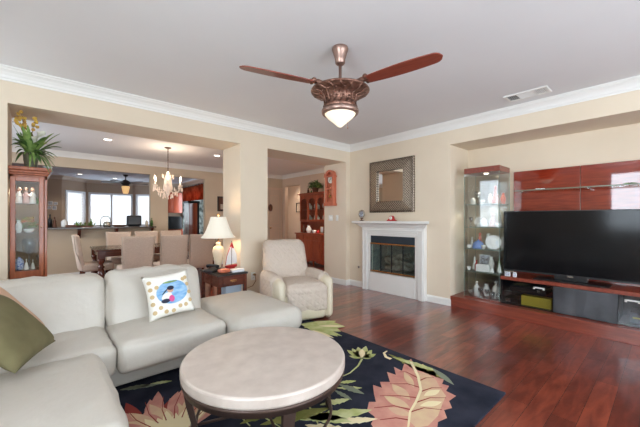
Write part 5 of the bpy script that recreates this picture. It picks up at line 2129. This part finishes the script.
# chandelier
cl = thing('chandelier', 'crystal chandelier with lit candle lamps above the dining table', 'chandelier', (1.867, 6.63, 1.70))
b = BM()
lathe(b, [(0.001, 0.998), (0.065, 0.998), (0.06, 0.985), (0.02, 0.97), (0.001, 0.97)], seg=20)
obj('canopy', b, 'bronze', cl)
b = BM()
tube(b, [(0, 0, 0.975), (0, 0, 0.50)], 0.007, 6)
for k in range(15):
    sphere(b, (0, 0, 0.52 + k * 0.031), 0.011, (1, 1, 1.2), 6)
obj('chain', b, 'bronze', cl)
b = BM()
lathe(b, [(0.004, 0.53), (0.025, 0.50), (0.03, 0.47), (0.05, 0.42), (0.065, 0.36), (0.075, 0.27), (0.09, 0.2), (0.085, 0.16), (0.05, 0.12), (0.03, 0.07), (0.012, 0.03), (0.004, 0.0)], seg=18)
obj('glass_column', b, 'candle', cl)
for k in range(6):
    a = k * PI / 3 + 0.25
    ca, sa = math.cos(a), math.sin(a)
    b = BM()
    tube(b, [(r * ca, r * sa, z) for r, z in ((0.05, 0.14), (0.12, 0.10), (0.20, 0.12), (0.26, 0.19), (0.26, 0.23))], 0.008, 7)
    arm = obj('arm', b, 'candle', cl)
    b = BM()
    lathe(b, [(0.01, 0.225), (0.04, 0.235), (0.045, 0.245), (0.012, 0.24), (0.011, 0.33), (0.001, 0.33)], (0.26 * ca, 0.26 * sa, 0), 12)
    obj('candle_cup', b, 'candle', arm)
    b = BM()
    lathe(b, [(0.008, 0.33), (0.017, 0.36), (0.012, 0.40), (0.001, 0.425)], (0.26 * ca, 0.26 * sa, 0), 10)
    obj('light_bulb', b, 'bulb', arm)
b = BM()
for ring_r, z, n_ in ((0.26, 0.20, 18), (0.17, 0.10, 14), (0.09, 0.06, 10), (0.10, 0.44, 8)):
    for k in range(n_):
        a = 2 * PI * k / n_
        zz = z + 0.02 * math.sin(k * 2.2)
        for j in range(3):
            sphere(b, (ring_r * math.cos(a), ring_r * math.sin(a), zz - j * 0.022), 0.0095 if j < 2 else 0.013, (1, 1, 1.2 if j < 2 else 1.8), 6)
pdt = obj('crystal_drops', b, 'candle', cl)
pdt['kind'] = 'stuff'
l = bpy.data.lights.new('chandelier_lamp', 'POINT')
l.energy = 13
l.color = (1, 0.78, 0.58)
l.shadow_soft_size = 0.2
o = bpy.data.objects.new('chandelier_lamp', l)
o.location = (1.867, 6.63, 2.28)
COL.objects.link(o)


def downlight(x, y, lb, e, z=CZ, grp='recessed ceiling downlights'):
    t = thing('downlight', lb, 'ceiling light', (x, y, z - 0.0005), 0, grp)
    b = BM()
    lathe(b, [(0.062, 0), (0.085, 0), (0.085, -0.006), (0.075, -0.010), (0.062, -0.006), (0.062, 0)], seg=24, caps=False)
    obj('trim_ring', b, 'white', t)
    b = BM()
    lathe(b, [(0.001, -0.003), (0.062, -0.003), (0.062, -0.001), (0.001, -0.001)], seg=20)
    obj('lens', b, 'lightdisc', t)
    if e:
        l = bpy.data.lights.new('downlight_lamp', 'SPOT')
        l.energy = e
        l.spot_size = R_(130)
        l.spot_blend = 0.6
        l.color = (1, 0.88, 0.74)
        l.shadow_soft_size = 0.06
        o = bpy.data.objects.new('downlight_lamp', l)
        o.location = (x, y, z - 0.03)
        COL.objects.link(o)


downlight(0.879, 6.675, 'lit recessed downlight in the dining ceiling left of the chandelier', 22)
downlight(2.92, 6.737, 'lit recessed downlight in the dining ceiling right of the chandelier', 22)
downlight(0.894, 12.38, 'lit recessed downlight in the kitchen ceiling left of the fan', 25)
downlight(1.90, 12.9, 'lit recessed downlight in the kitchen ceiling behind the fan', 12)
downlight(5.3, 5.2, 'added downlight out of view, brightening the hall in front of the hutch', 120)  # added lamp, hidden from the camera, to brighten the hall
downlight(6.3, 8.3, 'added downlight out of view, brightening the small hall beyond the far opening', 45)  # also added, unseen above the opening, lights the passage wall

# framed picture on the dining wall by the lamp
fpic = thing('framed_picture', 'dark framed picture on the far dining wall above the lamp shade', 'picture', (3.83, YD - 0.003, 1.50))
b = BM()
for (x0, x1, z0, z1) in ((-0.14, 0.14, 0, 0.035), (-0.14, 0.14, 0.385, 0.42), (-0.14, -0.105, 0.035, 0.385), (0.105, 0.14, 0.035, 0.385)):
    bx(b, x0, x1, -0.03, 0, z0, z1)
obj('picture_frame', b, 'darkfan', fpic, bevel=0.004)
b = BM()
bx(b, -0.105, 0.105, -0.012, 0, 0.035, 0.385)
bx(b, -0.05, 0.05, -0.0135, -0.012, 0.06, 0.2, mi=1)
obj('print', b, ['brownp', 'artp'], fpic)

# ------------------------------------------------------------------ breakfast bar
def bar(px):
    """x on the bar (y=8.5) under pixel column px"""
    l = (px - 320) / 312.0
    return 8.5 * (FX + l * RX) / (FY + l * RY)


bc = thing('bar_counter', 'dark granite breakfast bar ledge on wooden corbels in the pass through opening', 'counter', (1.0, YD, 1.071))
b = BM()
bx(b, -1.74, 1.06, -0.26, -0.002, 0, 0.035)
bx(b, -1.74, 0.985, -0.002, 0.14, 0, 0.035)
obj('countertop', b, 'granite', bc, bevel=0.006)
for x in (bar(78.8) - 1.0, bar(115.5) - 1.0, bar(150.5) - 1.0):
    b = BM()
    prism(b, [(-0.005, -0.22), (-0.20, -0.02), (-0.20, -0.001), (-0.005, -0.001)], 0.06, 'x', x - 0.03)
    obj('corbel', b, 'cherryd', bc, bevel=0.008)
ZB = 1.107


def herb(b):
    r2 = random.Random(3)
    for k in range(40):
        a = r2.uniform(0, 2 * PI)
        blade_leaf(b, (r2.uniform(-0.16, 0.16), r2.uniform(-0.03, 0.03), 0.02), a, r2.uniform(0.04, 0.08), 0.014, r2.uniform(0.04, 0.16), r2.uniform(0.02, 0.1), 0, 5)
    bx(b, -0.15, 0.15, -0.04, 0.04, 0, 0.03, mi=1)


b = BM()
herb(b)
tag(obj('herb_planter', b, ['green', 'brownp'], loc=(bar(84), 8.44, ZB)), 'low planter of bright green herbs on the bar left of the faucet', 'plant')
item('canister', 'jar', 0.17, 0.06, 'porcelain', (bar(64.5), 8.48, ZB), 'white lidded canister at the left of the bar', 'canister')
one('wood_tray', lambda b: [bx(b, -0.09, 0.09, -0.06, 0.06, 0, 0.015), bx(b, -0.09, 0.09, -0.06, -0.05, 0.015, 0.05), bx(b, -0.09, 0.09, 0.05, 0.06, 0.015, 0.05)], 'brownp', (bar(70.5), 8.40, ZB), 'small brown wooden tray on the bar beside the white canister', 'tray')
item('dark_bottle', 'bottle', 0.27, 0.035, 'black', (bar(50), 8.5, ZB), 'black bottle at the left end of the bar beside the curio cabinet', 'bottle')
item('brown_figurine', 'doll', 0.22, 0.04, 'brownp', (bar(54.5), 8.52, ZB), 'brown figurine on the bar right of the black bottle', 'figurine')
item('glass_cup', 'cup', 0.09, 0.035, 'crystal', (bar(76), 8.56, ZB), 'clear glass tumbler on the bar left of the herbs', 'cup')
item('soap_bottle', 'bottle', 0.18, 0.03, 'green', (bar(91.5), 8.56, ZB), 'green soap bottle on the bar left of the faucet', 'bottle')
item('sugar_bowl', 'jar', 0.13, 0.075, 'silver', (bar(107), 8.47, ZB), 'silver lidded sugar bowl on the bar right of the faucet', 'bowl')
one('serving_tray', lambda b: lathe(b, [(0.10, 0), (0.15, 0.015), (0.155, 0.03), (0.14, 0.02), (0.001, 0.012)], seg=20, sy=0.6), 'brownp', (bar(119), 8.46, ZB), 'shallow brown serving dish on the bar between the sugar bowl and the radio', 'dish')


def radio(b):
    soft(b, (0, 0, 0.135), (0.30, 0.14, 0.25), 0.03, n=8, mi=0)
    bx(b, -0.12, 0.12, -0.076, -0.070, 0.05, 0.22, mi=1)
    bx(b, -0.11, 0.11, -0.05, 0.05, 0, 0.012, mi=0)


b = BM()
radio(b)
tag(obj('small_monitor', b, ['blackm', 'grille'], loc=(bar(134), 8.5, ZB)), 'dark grey small monitor on the bar near its right end', 'monitor')
item('spice_jar', 'jar', 0.15, 0.035, 'artp', (bar(146.5), 8.48, ZB), 'beige spice jar on the bar right of the monitor', 'jar')
item('green_bottle', 'bottle', 0.20, 0.028, 'dgreen', (bar(151.5), 8.47, ZB), 'dark green bottle at the right end of the bar', 'bottle')

# kitchen sink counter behind the bar with faucet
kc = thing('kitchen_counter', 'lower kitchen counter behind the breakfast bar', 'counter', (0.7, 8.98, 0))
b = BM()
bx(b, -1.4, 1.25, -0.33, 0.33, 0.0, 0.86)
obj('base_cabinet', b, 'cherry', kc)
b = BM()
bx(b, -1.42, 1.27, -0.34, 0.36, 0.86, 0.90)
obj('countertop', b, 'granite', kc, bevel=0.004)
fc = thing('kitchen_faucet', 'tall curved chrome kitchen faucet rising behind the bar', 'faucet', (1.02, 8.86, 0.901))
b = BM()
pts = [(0, 0, 0), (0, 0, 0.30)] + [(0.10 - 0.10 * math.cos(t), 0, 0.34 + 0.11 * math.sin(t)) for t in [PI * k / 8 for k in range(9)]] + [(0.21, 0, 0.27)]
tube(b, pts, 0.013, 10)
obj('spout', b, 'steel', fc)
b = BM()
tube(b, [(0.205, 0, 0.31), (0.212, 0, 0.22)], 0.02, 10)
obj('spray_head', b, 'steel', fc)
b = BM()
lathe(b, [(0.028, 0), (0.026, 0.03), (0.014, 0.04)], seg=14)
tube(b, [(0, 0, 0.05), (-0.06, 0, 0.10)], 0.007, 8)
obj('handle', b, 'steel', fc)

# kitchen fan with lantern
kf = thing('kitchen_ceiling_fan', 'dark bronze ceiling fan with an amber lantern light in the kitchen', 'ceiling fan', (2.0, 11.6, 2.18))
b = BM()
lathe(b, [(0.001, 0.515), (0.07, 0.515), (0.06, 0.47), (0.015, 0.45), (0.015, 0.36), (0.08, 0.33), (0.13, 0.29), (0.14, 0.24), (0.10, 0.20), (0.09, 0.17), (0.12, 0.15), (0.001, 0.15)], seg=22)
obj('motor_housing', b, 'darkfan', kf)
b = BM()
lathe(b, [(0.105, 0.15), (0.115, 0.12), (0.075, -0.07), (0.055, -0.09), (0.001, -0.10)], seg=16)
obj('lantern', b, 'amber', kf)
for k in range(5):
    a = R_(12 + 72 * k)
    b = BM()
    prism(b, [(0.14, -0.03), (0.30, -0.06), (0.62, -0.075), (0.68, -0.04), (0.68, 0.04), (0.62, 0.075), (0.30, 0.06), (0.14, 0.03)], 0.01, 'z', -0.005)
    obj('blade', b, 'darkfan', kf, loc=(0, 0, 0.265), rot=(R_(12), 0, a))

# pictures on the kitchen wall left of the bay
k_ = 0
for (x, z, w_, h_) in ((0.16, 1.60, 0.13, 0.10), (0.30, 1.58, 0.11, 0.13), (0.20, 1.73, 0.12, 0.12), (0.33, 1.74, 0.10, 0.09)):
    b = BM()
    bx(b, -w_ / 2, w_ / 2, -0.015, 0, 0, h_)
    bx(b, -w_ / 2 + 0.012, w_ / 2 - 0.012, -0.017, -0.015, 0.012, h_ - 0.012, mi=1)
    tag(obj('wall_picture', b, ['porcelain', 'photo'], loc=(x, 13.298, z)), ['lower left small white framed picture on the kitchen wall', 'lower right small white framed picture on the kitchen wall', 'upper left small white framed picture on the kitchen wall', 'upper right small white framed picture on the kitchen wall'][k_], 'picture', 'pictures on the kitchen wall')
    k_ += 1

# kitchen cabinets, oven, fridge, curtains seen through the doorway
kb = thing('upper_cabinet', 'red wood upper kitchen cabinet seen through the doorway', 'cabinet', (3.86, 13.29, 1.52))
b = BM()
bx(b, -0.38, 0.32, -0.34, 0, 0, 0.80)
obj('cabinet_box', b, 'hutch', kb, bevel=0.003)
for x0, x1 in ((-0.375, -0.035), (-0.03, 0.315)):
    b = BM()
    bx(b, x0, x1, -0.36, -0.341, 0.01, 0.79)
    bx(b, x0 + 0.06, x1 - 0.06, -0.366, -0.36, 0.08, 0.72)
    obj('door', b, 'hutch', kb, bevel=0.004)
kl = thing('base_cabinet', 'red wood base cabinet with a dark counter at the back of the kitchen', 'cabinet', (3.84, 13.29, 0))
b = BM()
bx(b, -0.55, 0.4, -0.6, 0, 0.0, 0.88)
obj('cabinet_box', b, 'hutch', kl)
b = BM()
bx(b, -0.56, 0.4, -0.62, 0, 0.88, 0.92)
obj('countertop', b, 'granite', kl)
one('microwave', lambda b: [bx(b, -0.24, 0.24, -0.2, 0.2, 0.01, 0.46), bx(b, -0.2, 0.1, -0.206, -0.2, 0.06, 0.4), bx(b, -0.2, 0.2, -0.15, 0.15, 0, 0.01)], 'black', (3.86, 12.98, 0.921), 'black microwave on the back kitchen counter under the upper cabinet', 'microwave')
fr_ = thing('refrigerator', 'stainless steel refrigerator with a dark top seen through the doorway', 'refrigerator', (3.86, 10.97, 0))
b = BM()
bx(b, -0.14, 0.17, -0.22, 0.22, 0.02, 1.82)
obj('fridge_body', b, 'blackm', fr_)
b = BM()
bx(b, -0.185, -0.142, -0.218, 0.218, 0.05, 1.82)
fd_ = obj('fridge_door', b, 'steel', fr_, bevel=0.006)
b = BM()
tube(b, [(-0.22, -0.15, 0.8), (-0.22, -0.15, 1.5)], 0.01, 8)
obj('handle', b, 'chrome', fd_)
b = BM()
bx(b, -0.2, 0.18, -0.225, 0.225, 1.82, 1.89)
obj('fridge_top', b, 'black', fr_)
pn = thing('pantry_cabinet', 'shallow tall red wood cabinet right beside the refrigerator', 'cabinet', (3.80, 10.55, 0))
b = BM()
bx(b, -0.11, 0.02, -0.18, 0.18, 0, 1.80)
obj('cabinet_box', b, 'hutch', pn)
for z0, z1 in ((0.08, 0.95), (0.97, 1.78)):
    b = BM()
    bx(b, -0.13, -0.111, -0.17, 0.17, z0, z1)
    bx(b, -0.136, -0.13, -0.11, 0.11, z0 + 0.08, z1 - 0.08)
    obj('door', b, 'hutch', pn, bevel=0.003)

cr_ = thing('curtain_rod', 'dark curtain rod along the kitchen window seen through the doorway', 'curtain rod', (4.11, 11.1, 2.50))
b = BM()
tube(b, [(0, -1.7, 0), (0, 1.75, 0)], 0.014, 8)
obj('rod', b, 'darkfan', cr_)
for y in (-1.6, 0.0, 1.7):
    b = BM()
    tube(b, [(0, y, 0), (0.138, y, 0)], 0.008, 6)
    obj('bracket', b, 'darkfan', cr_)
for i, (y0, y1, lb) in enumerate(((9.45, 10.25, 'copper topped curtain panel nearest the doorway edge'), (10.3, 11.0, 'copper topped curtain panel above the refrigerator'), (11.05, 12.0, 'copper topped curtain panel left of the refrigerator'), (12.03, 12.6, 'copper topped curtain panel nearest the upper cabinet'))):
    t = thing('curtain', lb, 'curtain', (4.11, (y0 + y1) / 2, 0), 0, 'curtains on the kitchen rod')
    for nm_, z0, z1, mm_ in (('curtain_header', 1.95, 2.48, 'curtain'), ('curtain_panel', 0.06, 1.95, 'sheer')):
        b = BM()
        n = 36
        L_ = (y1 - y0) / 2
        A_ = [[b.verts.new((0.035 * math.sin(k * 1.25) + off, -L_ + 2 * L_ * k / n, z)) for k in range(n + 1)] for off in (0, 0.004) for z in (z0, z1)]
        for k in range(n):
            for a_, c_ in ((0, 1), (2, 3)):
                f = b.faces.new((A_[a_][k], A_[a_][k + 1], A_[c_][k + 1], A_[c_][k]))
                f.smooth = True
            b.faces.new((A_[0][k], A_[0][k + 1], A_[2][k + 1], A_[2][k]))
            b.faces.new((A_[1][k], A_[1][k + 1], A_[3][k + 1], A_[3][k]))
        obj(nm_, b, mm_, t)
    b = BM()
    for k in range(5):
        yy = -L_ + 2 * L_ * (k + 0.5) / 5
        tube(b, [(0.02 * math.cos(q), yy, 2.50 + 0.02 * math.sin(q)) for q in [2 * PI * j / 10 for j in range(11)]], 0.004, 5, caps=False)
        bx(b, -0.004, 0.004, yy - 0.012, yy + 0.012, 2.465, 2.485)
    obj('ring', b, 'porcelain', t)

# ------------------------------------------------------------------ hall: hutch, plant, plaque, picture
hu = thing('china_hutch', 'carved red wood china hutch with glass doors in the hall', 'hutch', (5.45, 6.42, 0), R_(-90))
# local x right (-y world) -0.74..0.74, y 0..0.44
hw_ = 0.74
b = BM()
bx(b, -hw_, hw_, 0.0, 0.44, 0.14, 0.86)
for x in (-hw_ + 0.03, hw_ - 0.03):
    pass
obj('lower_body', b, 'hutch', hu, bevel=0.004)
b = BM()
bx(b, -hw_ - 0.03, hw_ + 0.03, -0.03, 0.44, 0.86, 0.895)
obj('counter', b, 'hutch', hu, bevel=0.008)
for i in range(4):
    x0 = -hw_ + 0.02 + i * 0.367
    b = BM()
    bx(b, x0, x0 + 0.345, -0.016, 0.0, 0.71, 0.84)
    d = obj('drawer', b, 'hutch', hu, bevel=0.005)
    b = BM()
    tube(b, [(x0 + 0.13, -0.018, 0.775), (x0 + 0.15, -0.035, 0.765), (x0 + 0.195, -0.035, 0.765), (x0 + 0.215, -0.018, 0.775)], 0.005, 6)
    obj('handle', b, 'brass', d)
    b = BM()
    bx(b, x0, x0 + 0.345, -0.016, 0.0, 0.19, 0.69)
    arch = [(x0 + 0.05, 0.24), (x0 + 0.295, 0.24), (x0 + 0.295, 0.58)] + [(x0 + 0.1725 + 0.1225 * math.cos(t), 0.58 + 0.06 * math.sin(t)) for t in [PI * k / 8 for k in range(1, 8)]] + [(x0 + 0.05, 0.58)]
    prism(b, arch, 0.010, 'y', -0.026)
    d = obj('door', b, 'hutch', hu, bevel=0.005)
    b = BM()
    sphere(b, (x0 + (0.32 if i % 2 == 0 else 0.025), -0.03, 0.45), 0.012, seg=8)
    obj('knob', b, 'brass', d)
for x in (-hw_ + 0.05, 0.0, hw_ - 0.05):
    for y in (0.04, 0.40):
        b = BM()
        tube(b, [(x, y, 0.16), (x + 0.01, y - 0.02, 0.09), (x, y, 0.02), (x, y - 0.015, 0.0)], [0.045, 0.028, 0.02, 0.03], 8)
        obj('leg', b, 'hutch', hu)
b = BM()
prism(b, [(-hw_ + 0.1, 0.145), (-0.1, 0.145), (-0.15, 0.11), (-0.42, 0.085), (-hw_ + 0.15, 0.12)], 0.02, 'y', 0.0)
prism(b, [(0.1, 0.145), (hw_ - 0.1, 0.145), (hw_ - 0.15, 0.12), (0.42, 0.085), (0.15, 0.11)], 0.02, 'y', 0.0)
obj('carved_apron', b, 'hutch', hu)
# upper
uw = 0.70
b = BM()
bx(b, -uw, uw, 0.425, 0.44, 0.895, 1.93)
bx(b, -uw, -uw + 0.025, 0.14, 0.44, 0.895, 1.93)
bx(b, uw - 0.025, uw, 0.14, 0.44, 0.895, 1.93)
bx(b, -uw, uw, 0.14, 0.44, 1.19, 1.22)
bx(b, -uw, uw, 0.14, 0.44, 1.90, 1.93)
bx(b, -uw + 0.025, uw - 0.025, 0.16, 0.42, 1.54, 1.55)
obj('upper_body', b, 'hutch', hu)
b = BM()
bx(b, -uw - 0.01, uw + 0.01, 0.115, 0.44, 1.93, 1.955)
bx(b, -uw - 0.03, uw + 0.03, 0.095, 0.44, 1.955, 1.98)
bx(b, -uw - 0.05, uw + 0.05, 0.07, 0.44, 1.98, 2.01)
obj('cornice', b, 'hutch', hu, bevel=0.006)
for i in range(4):
    x0 = -uw + i * 0.35
    b = BM()
    bx(b, x0, x0 + 0.04, 0.115, 0.138, 1.22, 1.93)
    bx(b, x0 + 0.31, x0 + 0.35, 0.115, 0.138, 1.22, 1.93)
    bx(b, x0 + 0.04, x0 + 0.31, 0.115, 0.138, 1.22, 1.265)
    arch = [(x0 + 0.04, 1.93), (x0 + 0.04, 1.76)] + [(x0 + 0.175 - 0.135 * math.cos(t), 1.76 + 0.09 * math.sin(t)) for t in [PI * k / 10 for k in range(1, 10)]] + [(x0 + 0.31, 1.76), (x0 + 0.31, 1.93)]
    prism(b, arch, 0.023, 'y', 0.115)
    d = obj('glass_door', b, 'hutch', hu)
    b = BM()
    bx(b, x0 + 0.03, x0 + 0.32, 0.125, 0.128, 1.25, 1.86)
    obj('door_glass', b, 'glass', d)
q_ = 0


def hup(lx, ly, z):
    return (5.45 + ly, 6.42 - lx, z)


for row, z in (('lower', 1.2205), ('upper', 1.5505)):
    for col_, lx in (('leftmost', -0.54), ('second from left', -0.22), ('second from right', 0.14), ('rightmost', 0.5)):
        r_ = 0.095
        one('china_plate', lambda b: plate(b, 0.095), 'linen', hup(lx, 0.33, z), 'white china plate standing on the %s hutch shelf, %s' % (row, col_), 'plate', 'china plates in the hutch', rz=R_(-90))
for row, z in (('lower', 1.2205), ('upper', 1.5505)):
    for col_, lx in (('left', -0.38), ('middle', -0.05), ('right', 0.32)):
        item('teapot', 'jar', 0.14, 0.055, 'linen', hup(lx, 0.24, z), 'white china pot on the %s hutch shelf, %s one' % (row, col_), 'teapot', 'china pots in the hutch')
item('white_pitcher', 'vase', 0.20, 0.08, 'porcelain', hup(-0.28, 0.10, 0.896), 'fat white pitcher on the hutch counter', 'pitcher')
item('small_bowl', 'cup', 0.08, 0.06, 'porcelain', hup(-0.05, 0.10, 0.896), 'white bowl on the hutch counter right of the pitcher', 'bowl')
item('brown_vase', 'vase', 0.22, 0.045, 'brownp', hup(-0.52, 0.12, 0.896), 'dark brown vase at the left end of the hutch counter', 'vase')
item('red_canister', 'jar', 0.10, 0.04, 'redp', hup(0.10, 0.10, 0.896), 'small red lidded pot on the hutch counter', 'jar')
b = BM()
bx(b, -0.07, 0.07, -0.01, 0.01, 0, 0.18)
bx(b, -0.055, 0.055, -0.012, -0.01, 0.015, 0.165, mi=1)
tag(obj('picture_frame', b, ['brass', 'paper'], loc=hup(0.06, 0.30, 0.8965), rot=(0, 0, R_(-90))), 'small gold framed picture standing at the back of the hutch counter', 'picture frame')

hp = thing('potted_ivy', 'bushy green ivy plant on top of the china hutch', 'plant', (5.62, 6.50, 2.011))
b = BM()
lathe(b, [(0.07, 0), (0.09, 0.12), (0.095, 0.13), (0.08, 0.13), (0.001, 0.12)], seg=16)
obj('pot', b, 'brownp', hp)
b = BM()
r2 = random.Random(5)
for k in range(150):
    a = r2.uniform(0, 2 * PI)
    el = r2.uniform(-0.3, 1.2)
    rr = r2.uniform(0.05, 0.14)
    p = (rr * math.cos(a) * math.cos(el) * 1.1, rr * math.sin(a) * math.cos(el) * 1.4, 0.15 + rr * math.sin(el) * 1.1 + 0.03)
    blade_leaf(b, p, a + r2.uniform(-0.8, 0.8), r2.uniform(0.06, 0.11), 0.028, r2.uniform(-0.02, 0.06), r2.uniform(0.02, 0.08), k % 2, 4)
obj('leaves', b, ['green', 'dgreen'], hp)
b = BM()
tube(b, [(0, 0.1, 0.12), (-0.02, 0.16, 0.32), (-0.03, 0.20, 0.43)], [0.006, 0.005, 0.003], 6)
sphere(b, (-0.03, 0.205, 0.44), 0.012, (1, 1, 2.2), 8)
obj('stem', b, 'pinkp', hp)
item('carved_figurine', 'doll', 0.17, 0.045, 'brownp', (5.72, 6.93, 2.011), 'small carved brown figurine on the hutch left of the ivy', 'figurine')
item('carved_figurine', 'cone', 0.11, 0.04, 'dgreen', (5.72, 6.79, 2.011), 'small green cone shaped ornament on the hutch beside the ivy', 'figurine')

pq = BM()
lathe(pq, [(0.001, 0.0), (0.085, 0.0), (0.085, 0.012), (0.07, 0.02), (0.001, 0.014)], seg=28)
tag(obj('wall_plaque', pq, 'brownp', loc=(5.44, YD - 0.024, 1.64), rot=(R_(90), 0, 0)), 'dark brown oval plaque hanging on the hall door', 'plaque').scale = (0.85, 1.35, 1)
pq = thing('framed_print', 'small dark framed print on the pale wall seen through the hall opening', 'picture', (6.748, 8.62, 1.52), R_(-90))
b = BM()
for (x0, x1, z0, z1) in ((-0.21, 0.21, 0, 0.025), (-0.21, 0.21, 0.305, 0.33), (-0.21, -0.185, 0.025, 0.305), (0.185, 0.21, 0.025, 0.305)):
    bx(b, x0, x1, -0.02, 0, z0, z1)
obj('picture_frame', b, 'darkfan', pq)
b = BM()
bx(b, -0.185, 0.185, -0.008, 0, 0.025, 0.305)
obj('print', b, 'artp', pq)
